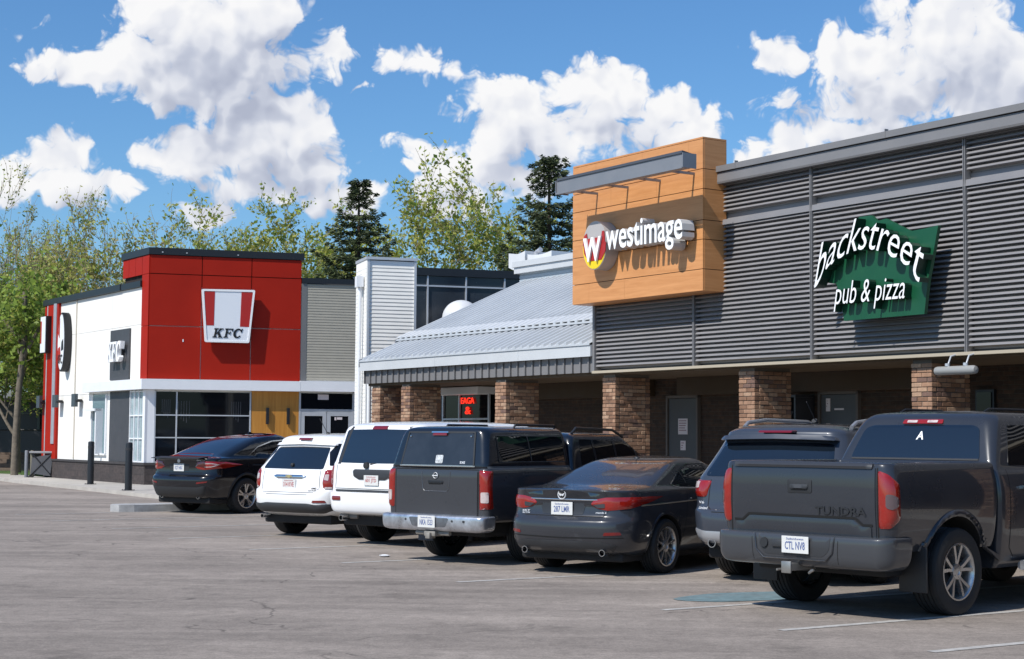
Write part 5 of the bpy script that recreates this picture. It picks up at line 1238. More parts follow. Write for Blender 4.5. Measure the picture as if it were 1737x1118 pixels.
# ---------------------------------------------------------------- large white SUV
def white_suv():
    pm = MATS['white_paint']
    c = Car('parked_suv', 'large boxy white SUV with dark plate bar, between white crossover and grey capped pickup', -2.15, 24.3, 39, .962, 'SUV')
    lv = [(.46, .28, 5.0, .86, .2, .3, .05, .1), (.50, .08, 5.15, .93, .2, .3, .05, .1), (.58, .02, 5.25, .97, .2, .3, .06, .1), (.72, .0, 5.3, .995, .22, .3, .07, .15), (.80, .01, 5.3, 1.0, .22, .3, .07, .15), (.825, .03, 5.3, 1.0, .2, .3, .06, .15), (.84, .10, 5.3, .995, .16, .3, .05, .15),
          (1.1, .11, 5.25, 1.0, .15, .3, .05, .15), (1.24, .12, 5.1, .99, .15, .3, .05, .15), (1.28, .13, 4.6, .98, .14, .3, .05, .1), (1.31, .14, 4.1, .965, .14, .3, .05, .1), (1.6, .22, 3.7, .90, .14, .25, .05, .08), (1.80, .28, 3.4, .86, .14, .2, .05, .06), (1.87, .33, 3.25, .80, .13, .2, .05, .05),
          (1.91, .48, 3.1, .70, .12, .2, .04, .04), (1.94, .8, 2.8, .5, .1, .2, .03, .03), (1.955, 1.2, 2.5, .2, .1, .1)]
    A = [(1.12, .40, .48, .995), (4.25, .40, .47, .995)]
    c.shell('body', stack(lv, 5.3, barrel=.03), pm, A)
    c.under(.3, 5.0, .80, .30, .50); c.wheels(1.12, 4.25, .83, .40, .28, .26, 5)
    c.patch('rear_window', rp(sym([(0, 1.82), (.72, 1.81), (.80, 1.32), (.77, 1.29), (0, 1.285)])), RE, auto_glass, off=.005, rnd=.04)
    c.line(rp([(-.84, 1.27), (-.79, 1.86)]), (1, -.5, 0), .06, 'pillar_trim', plastic, .006); c.line(rp([(.84, 1.27), (.79, 1.86)]), (1, .5, 0), .06, 'pillar_trim', plastic, .006)
    c.cabin_glass([(.45, 1.32), (4.0, 1.30), (3.6, 1.62), (3.4, 1.78), (.55, 1.80)], m=side_glass)
    for x in (1.4, 2.5): c.line([(x, -1.3, 1.29), (x, -1.3, 1.82)], SD, .09, 'window_pillar', plastic, .008, mirror=True)
    c.patch('brake_lamp', rp([(-.16, 1.845), (.16, 1.845), (.15, 1.905), (-.15, 1.905)]), (1, 0, -.1), lens_dark, off=.014, bulge=.008, rnd=.015, step=.03)
    c.patch('tail_lamp', [(.2, -.87, 1.24), (.3, -1.1, 1.24), (.3, -1.1, .93), (.2, -.90, .93)], (.9, .42, 0), lens_red, off=.01, bulge=.012, br=.04, mirror=True, rnd=.02, step=.03)
    c.patch('lamp_lens', [(.2, -.89, 1.03), (.3, -1.05, 1.03), (.3, -1.05, .95), (.2, -.91, .95)], (.9, .42, 0), lens_clear, off=.026, depth=.012, mirror=True, rnd=.01, step=.03)
    c.patch('plate_bar', rp([(-.42, 1.16), (-.38, 1.19), (.38, 1.19), (.42, 1.16), (.40, 1.08), (.28, 1.03), (-.28, 1.03), (-.40, 1.08)]), RE, plastic_g, off=.012, bulge=.008, br=.03, rnd=.02, step=.04)
    c.plate(.10, 0, 1.02, '601 JTD', m2=plate_red); c.text('QX', (0, 0, 1.155), .10, .04)
    c.patch('bumper_step', rp(sym([(0, .872), (.80, .868), (.80, .84), (0, .842)])), RE, plastic_g, off=.02, rnd=.01, step=.04)
    for sg in (1, -1): c.patch('reflector', rp([(sg * .60, .70), (sg * .80, .70), (sg * .80, .765), (sg * .60, .765)]), RE, lens_dark, off=.012, bulge=.006, rnd=.02, step=.03)
    c.line(rp([(-.80, 1.27), (-.82, .885), (.82, .885), (.80, 1.27)]), RE, .010)
    b = MB(); b.tube([(.13, .05, 1.27), (.16, -.2, 1.30), (.17, -.42, 1.30)], .016, 6); b.lathe([(0, -.03), (.05, -.025), (.055, .03)], 16, 0, (.11, .12, 1.25), 'x'); c.build('wiper', b, plastic, smooth=40, fix=True)
    c.pipe(.10, .66, .42, .045, .35); b = MB(); b.box(.25, .6, .45, .85, .40, .48, bev=.03); c.build('muffler', b, mat('muffler_grey', (.2, .19, .18), .5, metal=.5))
    for x in (1.45, 2.55, 3.6): c.line([(x, -1.3, 1.28), (x, -1.3, .6)], SD, .008, mirror=True)
    c.mirrors(3.9, .98, 1.3, pm)
white_suv()

# ---------------------------------------------------------------- grey pickup with a canopy cap
def capped_pickup():
    pm = paint('dark_grey_paint', (0.036, 0.038, 0.044), .2, .32); pm2 = paint('navy_cap_paint', (0.007, 0.010, 0.016), .2, .3)
    c = Car('parked_pickup', 'dark grey pickup with a canopy cap over the bed and a chrome bumper', -1.07, 21.2, 40, .975, 'pickup truck')
    L = 5.55
    lv = [(.56, .17, 1.98, .88, .10, .05), (.62, .15, 1.98, .90, .10, .05), (.80, .15, 1.98, .915, .10, .05), (1.0, .15, 1.98, .92, .1, .05), (1.15, .15, 1.98, .91, .09, .05), (1.24, .155, 1.98, .895, .09, .05), (1.27, .17, 1.97, .87, .08, .05)]
    A = [(1.2, .38, .47, .92)]
    c.shell('bed', stack(lv, L, N=(10, 6, 30), barrel=.0), pm, A)
    lv = [(.34, 2.02, 5.2, .86, .05, .3, 0, .1), (.42, 2.01, 5.4, .90, .05, .3, 0, .12), (.60, 2.0, 5.53, .915, .05, .35, 0, .15), (.85, 2.0, 5.55, .92, .05, .35, 0, .15), (1.05, 2.0, 5.5, .915, .05, .35, 0, .15), (1.13, 2.0, 5.1, .90, .05, .3, 0, .15), (1.17, 2.0, 4.55, .88, .05, .25, 0, .1), (1.20, 2.0, 4.3, .865, .06, .25, 0, .1),
          (1.45, 2.05, 3.9, .80, .07, .22, 0, .08), (1.62, 2.10, 3.62, .755, .08, .22, 0, .06), (1.70, 2.15, 3.5, .71, .09, .2, 0, .05), (1.745, 2.25, 3.35, .60, .1, .2, 0, .03), (1.765, 2.4, 3.1, .3, .1, .1)]
    c.shell('cab', stack(lv, L, N=(8, 6, 40), barrel=.02), pm2, [(4.42, .38, .46, .92)])
    lv = [(1.272, .15, 1.97, .865, .10, .06, .02), (1.30, .145, 1.97, .865, .10, .06, .02), (1.55, .20, 1.96, .815, .11, .06, .02), (1.70, .235, 1.95, .775, .11, .06, .02), (1.78, .26, 1.94, .72, .12, .06, .02), (1.815, .34, 1.93, .62, .12, .06, .02), (1.83, .5, 1.8, .4, .1, .06)]
    c.shell('canopy', stack(lv, L, N=(10, 6, 24), barrel=.0), pm2, [])
    c.under(.35, 5.2, .70, .36, .60); c.wheels(1.2, 4.42, .78, .38, .27, .23, 6)
    for a in (1.2, 4.42): c.arch_lip(a, .38, .465 if a < 2 else .455, .92, pm, 1.2, wid=.06, bulge=.02)
    c.patch('rear_window', rp(sym([(0, 1.735), (.58, 1.73), (.66, 1.315), (0, 1.305)])), RE, mat('smoked_glass', (.022, .026, .032), .12, spec=.6, var=.25, vscale=3), off=.006, rnd=.03)
    c.line(rp([(-.66, 1.30), (-.60, 1.745), (.60, 1.745), (.66, 1.30)]), RE, .025, 'window_seal', plastic, .008); c.line(rp([(-.68, 1.296), (.68, 1.296)]), RE, .02, 'window_seal', alloy, .008)
    for y in (-.55, .55):
        b = MB(); b.lathe([(0, -.015), (.012, -.012), (.012, .02)], 8, 0, (.235, y, 1.69), 'x'); c.build('hinge_bolt', b, chrome)
    c.cabin_glass([(.42, 1.36), (1.86, 1.36), (1.84, 1.70), (.45, 1.70)], name='canopy_window'); c.cabin_glass([(2.25, 1.24), (4.12, 1.22), (3.78, 1.5), (3.55, 1.64), (2.3, 1.66)])
    c.line([(.44, -1.2, 1.355), (1.86, -1.2, 1.355), (1.86, -1.2, 1.705), (.46, -1.2, 1.705)], SD, .014, 'window_seal', plastic_g, .008, mirror=True, closed=True); c.line([(1.12, -1.2, 1.36), (1.10, -1.2, 1.70)], SD, .02, 'window_seal', plastic_g, .008, mirror=True)
    for x in (2.62, 3.12): c.line([(x, -1.2, 1.22), (x - .02, -1.2, 1.66)], SD, .05, 'window_pillar', pm2, .008, mirror=True)
    c.line([(.2, -1.2, 1.285), (1.95, -1.2, 1.285)], SD, .03, 'canopy_flange', mat('flange_grey', (.12, .13, .14), .35, metal=.3), .014, mirror=True)
    c.patch('brake_lamp', rp([(-.13, 1.765), (.13, 1.765), (.12, 1.80), (-.12, 1.80)]), (1, 0, -.3), lens_dark, off=.03, bulge=.008, depth=.03, rnd=.012, step=.03)
    c.line(rp([(-.15, 1.812), (.15, 1.812)]), (1, 0, -.3), .018, 'lamp_hood', chrome, .034)
    # tailgate
    c.patch('tailgate', rp(sym([(0, 1.235), (.735, 1.235), (.735, .575), (0, .575)])), RE, pm, off=.010, bulge=.004, br=.03, rnd=.02, step=.06)
    c.line(rp([(-.75, 1.25), (-.75, .565), (.75, .565), (.75, 1.25), (-.75, 1.25)]), RE, .012)
    c.line(rp([(-.26, 1.215), (-.235, .99), (-.20, .955), (.20, .955), (.235, .99), (.26, 1.215)]), RE, .013, 'tailgate_recess', mat('painted_edge_shading', (.10, .105, .115), .35, metal=.3), .016, hgt=.006)  # paler line traces the recess edge, its shading put into the colour
    c.patch('tailgate_handle', rp([(-.13, 1.05), (.13, 1.05), (.14, 1.10), (-.14, 1.10)]), RE, ink, off=.02, bulge=.01, br=.02, rnd=.02, step=.03)
    b = MB(); b.lathe([(.032, -.0), (.038, -.012), (.044, 0)], 20, 0, (.13, 0, 1.165), 'x'); b.box(.118, .126, -.05, .05, 1.158, 1.172); c.build('emblem', b, badge_m, smooth=40, fix=True)
    c.text('FRONTIER', (.1, .50, .70), .32, .036); c.text('4x4 OFF', (.1, -.58, .70), .22, .026); 
    c.text('SXE', (0, -.46, 1.345), .09, .03, sign_white, 'window_sticker'); b = MB()
    c.patch('window_sticker', rp([(-.02, 1.33), (.11, 1.33), (.11, 1.44), (-.02, 1.44)]), RE, mat('sticker_grey', (.45, .47, .48), .5, var=.5, vscale=40), off=.009, rnd=.02, step=.04)
    c.patch('tail_lamp', [(.15, -.765, 1.245), (.2, -.93, 1.235), (.2, -.94, .74), (.15, -.775, .73)], (.9, .35, 0), lens_red, off=.010, bulge=.014, br=.04, mirror=True, rnd=.02, step=.03)
    c.patch('lamp_lens', [(.15, -.80, .96), (.2, -.90, .96), (.2, -.90, .82), (.15, -.80, .82)], (.9, .35, 0), lens_clear, off=.028, depth=.012, mirror=True, rnd=.02, step=.03)
    # chrome bumper
    lv = [(.43, .06, .26, .84, .06, .02, .02), (.45, .02, .28, .90, .08, .02, .03), (.50, .0, .30, .925, .1, .02, .03), (.60, -.005, .30, .93, .1, .02, .03), (.635, .01, .30, .925, .1, .02, .03), (.645, .05, .29, .91, .1, .02, .03)]
    old = c.trees; c.trees = []
    bo = c.shell('bumper', stack(lv, 1.0, N=(12, 6, 4), barrel=0), chrome_worn, [])
    c.patch('bumper_recess', rp([(-.36, .61), (.36, .61), (.30, .49), (-.30, .49)]), RE, mat('painted_bumper_shade', (.22, .23, .25), .35, metal=.8, var=.3, vscale=6), off=.003, rnd=.03, par=bo)  # flat darker patch on the chrome, recess shade painted as colour
    c.patch('step_pad', rp(sym([(0, .66), (.34, .66), (.34, .655), (0, .655)])), (0, 0, -1), plastic, par=bo) if False else None
    for y in (-.42, .42, -.62):
        b = MB(); b.lathe([(0, -.006), (.016, -.004), (.016, .02)], 10, 0, (.0, y, .575), 'x'); c.build('sensor', b, plastic_g, bo)
    c.trees = old + c.trees
    c.plate(-.01, .02, .555, 'NKA 1523', par=None)
    b = MB(); b.box(.02, .30, -.10, .10, .36, .43, bev=.01); b.box(-.02, .1, -.04, .04, .33, .41, bev=.008); b.tube([(.1, -.3, .40), (.1, .3, .40)], .03, 8); c.build('tow_hitch', b, mat('hitch_steel', (.3, .28, .25), .6, metal=.4, var=.3))
    for y in (-.80, .80): b = MB(); b.box(1.68, 1.70, y - .13, y + .13, .20, .55, bev=.006); c.build('mud_flap', b, plastic)
    b = MB(); b.box(.72, .74, .58, .86, .24, .56, bev=.006); c.build('mud_flap', b, mat('flap_blue', (.05, .06, .08), .6))
    c.rail([(2.3, .62, 1.74), (2.4, .62, 1.82), (3.3, .60, 1.80), (3.55, .60, 1.70)], .02)
    c.rail([(1.0, .62, 1.79), (1.05, .62, 1.85), (1.9, .62, 1.85), (1.92, .62, 1.79)], .016)
    for x in (2.95,): c.line([(x, -1.2, 1.2), (x, -1.2, .5)], SD, .008, mirror=True)
    c.mirrors(3.95, .92, 1.22, pm2); c.pipe(.7, -.62, .40, .03)
capped_pickup()

# ---------------------------------------------------------------- dark grey sedan
def sedan():
    pm = paint('graphite_paint', (0.030, 0.032, 0.038), .25, .30)
    c = Car('parked_sedan', 'dark grey sedan with a long sloping rear window and silver multi-spoke wheels', .57, 19.5, 34, .975, 'car')
    lv = [(.24, .32, 4.65, .78, .3, .35, .05, .1), (.30, .12, 4.75, .86, .34, .4, .08, .12), (.42, .03, 4.84, .905, .38, .4, .12, .15), (.56, .0, 4.86, .92, .40, .42, .14, .15), (.66, .01, 4.86, .92, .40, .42, .14, .15), (.70, .05, 4.86, .918, .38, .42, .13, .15), (.74, .085, 4.85, .915, .36, .42, .12, .15),
          (.86, .10, 4.8, .905, .35, .4, .12, .15), (.97, .09, 4.6, .89, .34, .4, .12, .15), (1.035, .07, 4.3, .87, .33, .38, .12, .1), (1.05, .10, 4.1, .855, .33, .35, .12, .1), (1.058, .25, 3.9, .835, .3, .3, .10, .1), (1.07, .50, 3.75, .815, .3, .3, .08, .1), (1.085, .70, 3.62, .795, .28, .3, .08, .08),
          (1.18, 1.0, 3.38, .745, .27, .28, .09, .08), (1.29, 1.35, 3.05, .68, .26, .26, .09, .08), (1.375, 1.65, 2.82, .62, .25, .25, .08, .06), (1.42, 1.95, 2.7, .53, .22, .22, .05, .05), (1.44, 2.25, 2.6, .38, .2, .2, .03, .03), (1.45, 2.38, 2.5, .15, .1, .1)]
    A = [(1.10, .335, .40, .915), (3.93, .335, .39, .915)]
    def wp(p): return (p[0], p[1], p[2] - (.06 * max(0, (p[0] - 3.2) / 1.6) if p[2] > .6 else 0))
    c.shell('body', stack(lv, 4.87, barrel=.06, warp=wp), pm, A)
    c.under(.3, 4.6, .74, .17, .28); c.wheels(1.10, 3.93, .80, .34, .235, .245, 11)
    for a in A: c.arch_lip(a[0], a[1], a[2], .91, pm, 1.2, wid=.035, bulge=.008)
    c.patch('rear_window', rp(sym([(0, 1.345), (.48, 1.335), (.56, 1.30), (.70, 1.10), (.66, 1.088), (0, 1.083)]), -.2), (1, 0, -.75), auto_glass, off=.004, rnd=.04)
    c.cabin_glass([(1.45, 1.10), (1.75, 1.24), (2.1, 1.335), (2.7, 1.35), (3.1, 1.20), (3.45, 1.04), (3.3, 1.02), (1.6, 1.07)])
    c.line([(1.42, -1.2, 1.10), (1.75, -1.2, 1.255), (2.1, -1.2, 1.355), (2.7, -1.2, 1.37), (3.1, -1.2, 1.22), (3.5, -1.2, 1.03)], SD, .014, 'window_trim', chrome, .006, mirror=True)
    c.line([(1.42, -1.2, 1.10), (1.6, -1.2, 1.055), (3.4, -1.2, 1.01)], SD, .014, 'window_trim', chrome, .006, mirror=True)
    c.line([(1.86, -1.2, 1.06), (1.80, -1.2, 1.26)], SD, .022, 'window_pillar', plastic, .006, mirror=True); c.line([(2.62, -1.2, 1.04), (2.55, -1.2, 1.35)], SD, .04, 'window_pillar', plastic, .006, mirror=True)
    c.patch('tail_lamp', [(.1, -.40, .875), (.1, -.46, .93), (.1, -.62, .96), (.3, -.86, .965), (.85, -1.05, .965), (.6, -1.0, .90), (.3, -.84, .825), (.1, -.66, .80), (.1, -.5, .82)], (.80, .6, 0), lens_red, off=.008, bulge=.014, br=.05, mirror=True, rnd=.025, step=.03)
    c.patch('lamp_lens', [(.1, -.43, .868), (.1, -.60, .885), (.1, -.60, .835), (.1, -.5, .83)], (.85, .5, 0), plastic_g, off=.024, depth=.014, mirror=True, rnd=.01, step=.03)
    c.line([(.1, -.62, .965), (.1, -.60, .80)], (.9, .42, 0), .008, mirror=True)
    c.line(rp([(-.52, .925), (.52, .925)]), RE, .016, 'chrome_strip', chrome, .008, hgt=.004)
    c.line(rp([(-.62, .80), (-.56, .725), (.56, .725), (.62, .80)]), RE, .010)
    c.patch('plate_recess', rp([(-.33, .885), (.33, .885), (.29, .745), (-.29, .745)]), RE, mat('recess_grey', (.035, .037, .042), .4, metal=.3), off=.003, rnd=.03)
    c.plate(.09, 0, .815, '287 LMR')
    b = MB(); b.lathe([(.050, 0), (.050, -.012), (.058, -.014), (.062, 0)], 24, 0, (.085, 0, .985), 'x'); b.prism([(-.048, 1.005), (0, .985), (.048, 1.005), (.02, .965), (0, .975), (-.02, .965)], .066, .078, axis='x'); c.build('emblem', b, badge_m, smooth=40, fix=True)
    c.text('SKY', (0, .56, .775), .13, .022); c.text('ACTIV', (0, .56, .748), .13, .018); c.text('mazda 6', (0, -.53, .775), .14, .022, shear=.2)
    for sg in (1, -1): c.patch('reflector', rp([(sg * .62, .50), (sg * .86, .51), (sg * .84, .545), (sg * .64, .54)]), (.9, .35 * sg, 0), lens_dark, off=.007, rnd=.01, step=.03)
    c.line(rp([(-.80, .475), (0, .462), (.80, .475)]), RE, .012, 'crease', seam_m, .004)
    c.patch('rear_diffuser', rp(sym([(0, .43), (.55, .42), (.74, .38), (.66, .29), (0, .28)])), RE, plastic_g, off=.006, bulge=.008, rnd=.03)
    for y in (-.56, .56): c.pipe(.10, y, .29, .042)
    b = MB(); b.lathe([(0, .035), (.03, .03), (.05, .0)], 14, 0, (1.95, 0, 1.405), 'z'); b.tube([(1.95, 0, 1.43), (1.88, 0, 1.52)], .008, 6); c.build('antenna', b, plastic)
    for x in (1.62, 2.6, 3.5): c.line([(x + (.08 if x < 2 else 0), -1.2, 1.05), (x, -1.2, .7), (x - (.15 if x < 2 else 0) + .02, -1.2, .32)], SD, .007, mirror=True)
    c.line([(.5, -1.2, .86), (2.0, -1.2, .90), (3.9, -1.2, .84)], SD, .02, 'crease', pm, .003, mirror=True, hgt=.006)
    for x in (1.75, 2.75): c.patch('door_handle', [(x, -1.2, .90), (x + .2, -1.2, .905), (x + .2, -1.2, .935), (x, -1.2, .93)], SD, pm, off=.025, depth=.03, mirror=True, rnd=.012, step=.03)
    c.mirrors(3.2, .84, 1.0, pm)
sedan()

# ---------------------------------------------------------------- grey SUV behind the big pickup
def grey_suv():
    pm = paint('slate_paint', (0.040, 0.047, 0.062), .3, .3)
    c = Car('parked_suv', 'slate grey SUV with silver roof rails, mostly hidden behind the big dark pickup', 2.79, 18.38, 36, 1.05, 'SUV')
    lv = [(.34, .30, 4.7, .82, .3, .35, .05, .1), (.40, .10, 4.82, .90, .3, .4, .07, .12), (.52, .02, 4.9, .94, .3, .4, .09, .12), (.66, .0, 4.94, .965, .32, .4, .10, .15), (.76, .02, 4.95, .97, .3, .4, .09, .15), (.82, .08, 4.95, .965, .27, .4, .08, .15),
          (1.0, .10, 4.9, .96, .25, .4, .08, .15), (1.12, .13, 4.6, .945, .25, .35, .08, .15), (1.16, .16, 4.2, .93, .24, .3, .08, .1), (1.20, .19, 3.9, .91, .24, .3, .08, .1), (1.40, .36, 3.4, .83, .23, .28, .08, .08), (1.58, .50, 3.0, .77, .22, .25, .08, .08),
          (1.65, .53, 2.85, .73, .2, .22, .08, .05), (1.70, .66, 2.65, .62, .2, .2, .06, .05), (1.73, .95, 2.5, .44, .2, .2, .04, .03), (1.745, 1.4, 2.3, .2, .1, .1)]
    A = [(1.08, .38, .45, .965), (3.97, .38, .44, .965)]
    c.shell('body', stack(lv, 4.95, barrel=.05), pm, A)
    c.under(.3, 4.6, .78, .24, .40); c.wheels(1.08, 3.97, .82, .385, .26, .25, 7)
    c.patch('rear_window', rp(sym([(0, 1.60), (.66, 1.59), (.76, 1.20), (.72, 1.18), (0, 1.175)])), (1, 0, -.15), auto_glass, off=.004, rnd=.04)
    c.cabin_glass([(.75, 1.20), (3.55, 1.17), (3.1, 1.42), (2.8, 1.58), (.85, 1.58)])
    for x in (1.2, 2.1): c.line([(x, -1.2, 1.17), (x, -1.2, 1.60)], SD, .06, 'window_pillar', plastic, .008, mirror=True)
    c.line([(.66, -1.2, 1.17), (.82, -1.2, 1.60)], SD, .035, 'window_pillar', pm, .008, mirror=True)
    c.patch('roof_spoiler', rp(sym([(0, 1.68), (.66, 1.665), (.70, 1.615), (0, 1.625)]), -.2), (1, 0, -.1), pm, off=.12, depth=.12, rnd=.02)
    c.patch('brake_lamp', rp([(-.20, 1.635), (.20, 1.635), (.20, 1.66), (-.20, 1.66)]), RE, lens_dark, off=.126, rnd=.01, step=.03)
    c.patch('tail_lamp', [(.2, -.62, 1.10), (.3, -.96, 1.11), (.5, -1.1, 1.08), (.4, -1.0, .93), (.2, -.66, .92)], (.8, .6, 0), lens_red, off=.01, bulge=.016, br=.05, mirror=True, rnd=.03, step=.03)
    c.patch('lamp_lens', [(.2, -.80, 1.09), (.3, -.88, 1.09), (.3, -.86, 1.02), (.2, -.79, 1.02)], (.8, .6, 0), lens_clear, off=.03, depth=.014, mirror=True, rnd=.01, step=.03)
    c.text('V6', (0, .78, .86), .09, .028); c.text('Limited', (0, .74, .80), .13, .028)
    c.patch('skid_plate', rp(sym([(0, .55), (.70, .55), (.90, .58), (.88, .46), (.72, .42), (0, .42)])), RE, mat('skid_silver', (.42, .43, .45), .35, metal=.5), off=.012, bulge=.02, br=.05, rnd=.05)
    for y in (-.6, .6): c.pipe(.06, y, .42, .05)
    c.line(rp([(-.66, 1.15), (-.68, .82), (-.6, .76), (.6, .76), (.68, .82), (.66, 1.15)]), RE, .009)
    c.plate(.09, 0, .95, '455 HGT')
    c.rail([(.95, .66, 1.70), (1.05, .67, 1.75), (1.5, .67, 1.785), (2.6, .66, 1.775), (2.95, .65, 1.70)], .024, mat('rail_silver', (.42, .43, .46), .25, metal=.6))
    b = MB(); b.tube([(1.55, .05, 1.735), (1.5, .05, 1.78)], .035, 8); b.tube([(1.55, .05, 1.76), (1.30, .05, 1.99)], .007, 5); c.build('antenna', b, plastic)
    c.mirrors(3.4, .92, 1.15, pm)
grey_suv()

# ---------------------------------------------------------------- big dark pickup
def big_pickup():
    pm = paint('magnetic_grey_paint', (0.026, 0.029, 0.036), .25, .30)
    c = Car('parked_pickup', 'big dark grey pickup with large red tail lamps and an open bed, nearest the camera', 2.64, 15.25, 47.5, 1.0, 'pickup truck')
    L = 5.81; B0 = 1.80
    # bed with open cargo box
    lv = [(.62, .16, 1.93, .93, .12, .05, .02), (.70, .14, 1.93, .96, .12, .05, .02), (.85, .13, 1.93, .985, .12, .05, .02), (1.05, .12, 1.93, 1.0, .12, .05, .02), (1.20, .12, 1.93, .995, .12, .05, .02), (1.34, .125, 1.93, .975, .12, .05, .02), (1.41, .135, 1.93, .955, .11, .05, .02), (1.43, .16, 1.92, .93, .10, .05, .02),
          (1.435, .20, 1.90, .88, .08, .05), (1.42, .23, 1.88, .85, .06, .04), (1.2, .24, 1.87, .84, .06, .04), (.92, .24, 1.87, .84, .06, .04)]
    A = [(1.22, .41, .52, .99)]
    c.shell('bed', stack(lv, L, N=(12, 7, 30), barrel=.0), pm, A)
    bedtree = c.trees[:]
    lv = [(.40, 1.98, 5.4, .90, .05, .3, 0, .1), (.48, 1.97, 5.65, .95, .05, .35, 0, .12), (.70, 1.96, 5.78, .985, .05, .35, 0, .15), (.95, 1.96, 5.8, 1.0, .05, .35, 0, .15), (1.15, 1.96, 5.75, .995, .05, .35, 0, .15), (1.28, 1.96, 5.5, .975, .05, .35, 0, .15), (1.33, 1.96, 4.9, .96, .05, .3, 0, .1), (1.36, 1.96, 4.45, .945, .06, .25, 0, .1),
          (1.42, 1.97, 4.35, .925, .08, .25, 0, .1), (1.62, 2.06, 4.05, .87, .10, .22, 0, .08), (1.80, 2.16, 3.78, .815, .12, .22, 0, .06), (1.875, 2.22, 3.65, .77, .13, .2, .01, .05), (1.92, 2.32, 3.5, .68, .13, .2, .01, .03), (1.945, 2.5, 3.3, .4, .1, .1)]
    c.shell('cab', stack(lv, L, N=(10, 7, 44), barrel=.02), pm, [(4.92, .41, .51, .99)])
    c.under(.4, 5.5, .74, .38, .66); c.wheels(1.22, 4.92, .86, .41, .285, .265, 10)
    for a in (1.22, 4.92): c.arch_lip(a, .41, .515 if a < 2 else .505, .99, pm, 1.3, wid=.07, bulge=.022)
    c.patch('rear_window', [(0, -y, z) for y, z in sym([(0, 1.80), (.60, 1.795), (.68, 1.76), (.76, 1.47), (.74, 1.445), (0, 1.44)])], RE, auto_glass, off=.005, rnd=.05)
    c.line([(1.9, -.75, 1.452), (1.9, .75, 1.452)], RE, .018, 'window_seal', plastic, .008)
    c.text('A', (1.9, -.02, 1.69), .085, .085, sign_bright, 'window_sticker', off=.008, bold=.02)
    c.patch('brake_lamp', [(2, -.24, 1.835), (2, .24, 1.835), (2, .23, 1.885), (2, -.23, 1.885)], (1, 0, -.15), lens_red, off=.012, bulge=.008, rnd=.015, step=.03)
    for sg in (1, -1): c.patch('lamp_lens', [(2, sg * .06, 1.845), (2, sg * .18, 1.845), (2, sg * .18, 1.873), (2, sg * .06, 1.873)], (1, 0, -.15), lens_clear, off=.022, depth=.01, rnd=.008, step=.03)
    c.cabin_glass([(2.22, 1.40), (4.2, 1.39), (3.9, 1.66), (3.7, 1.79), (2.4, 1.80)], y=1.3)
    c.line([(3.1, -1.3, 1.38), (3.05, -1.3, 1.82)], SD, .09, 'window_pillar', plastic, .008, mirror=True)
    for x in (2.15, 3.15, 4.25): c.line([(x, -1.3, 1.36), (x, -1.3, .6), (x + .1, -1.3, .5)], SD, .010, mirror=True)
    # tailgate
    c.trees = bedtree
    c.patch('tailgate', rp(sym([(0, 1.395), (.825, 1.392), (.83, .70), (0, .70)])), RE, pm, off=.010, bulge=.006, br=.04, rnd=.02, step=.06)
    c.line(rp([(-.845, 1.42), (-.85, .68), (.85, .68), (.845, 1.42)]), RE, .014)
    c.patch('tailgate_lip', rp(sym([(0, 1.43), (.80, 1.428), (.80, 1.375), (0, 1.378)])), RE, mat('tailgate_trim', (.035, .037, .042), .45), off=.024, bulge=.012, br=.025, rnd=.015, step=.05)
    c.line(rp([(-.80, .865), (-.70, .865), (-.62, .925), (.62, .925), (.70, .865), (.80, .865)]), RE, .022, 'tailgate_crease', seam_m, .020)
    c.patch('lower_panel', rp([(-.79, .85), (-.68, .85), (-.60, .91), (.60, .91), (.68, .85), (.79, .85), (.79, .715), (-.79, .715)]), RE, pm, off=.026, bulge=.008, br=.03, rnd=.02, step=.06)
    c.patch('tailgate_handle', rp([(-.14, 1.14), (.14, 1.14), (.14, 1.265), (-.14, 1.265)]), RE, plastic, off=.022, bulge=.006, rnd=.02, step=.03)
    c.patch('tailgate_handle', rp([(-.10, 1.17), (.10, 1.17), (.11, 1.22), (-.11, 1.22)]), RE, plastic_g, off=.034, bulge=.014, br=.02, rnd=.02, step=.03)
    c.text('TUNDRA', (0, -.46, .985), .56, .075, mat('dark_badge', (.02, .021, .024), .35), off=.026, bold=.02)
    c.text('4x4', (0, .68, .975), .13, .05); c.text('TOYOTA', (0, .68, 1.285), .09, .018, sign_white)
    c.patch('tail_lamp', [(.12, -.865, 1.365), (.16, -.95, 1.33), (.22, -1.03, 1.24), (.22, -1.04, .92), (.16, -.97, .84), (.12, -.872, .84)], (.82, .57, 0), lens_red, off=.008, bulge=.012, br=.05, mirror=True, rnd=.03, step=.03)
    c.patch('lamp_lens', [(.14, -.93, 1.15), (.17, -.98, 1.15), (.21, -1.03, 1.12), (.21, -1.03, 1.04), (.17, -.98, 1.01), (.14, -.93, 1.03)], (.82, .57, 0), mat('smoke_lens', (.10, .07, .075), .1, coat=1), off=.024, depth=.014, mirror=True, rnd=.025, step=.03)
    # bumper
    c.trees = []
    lv = [(.45, .12, .40, .88, .08, .02, .03), (.47, .05, .42, .95, .12, .02, .04), (.54, .01, .44, .995, .15, .02, .05), (.66, .0, .46, 1.005, .16, .02, .05), (.735, .005, .46, 1.005, .16, .02, .05), (.755, .03, .45, .995, .15, .02, .05), (.76, .07, .44, .97, .13, .02, .05)]
    bp_m = paint('bumper_paint', (.045, .048, .054), .2, .38)
    bo = c.shell('bumper', stack(lv, 1.2, N=(14, 7, 5), barrel=0), bp_m, [])
    c.patch('bumper_recess', rp([(-.42, .75), (.42, .75), (.40, .62), (.33, .56), (-.33, .56), (-.40, .62)]), RE, mat('recess_dark', (.03, .031, .034), .5), off=.003, rnd=.03, par=bo)
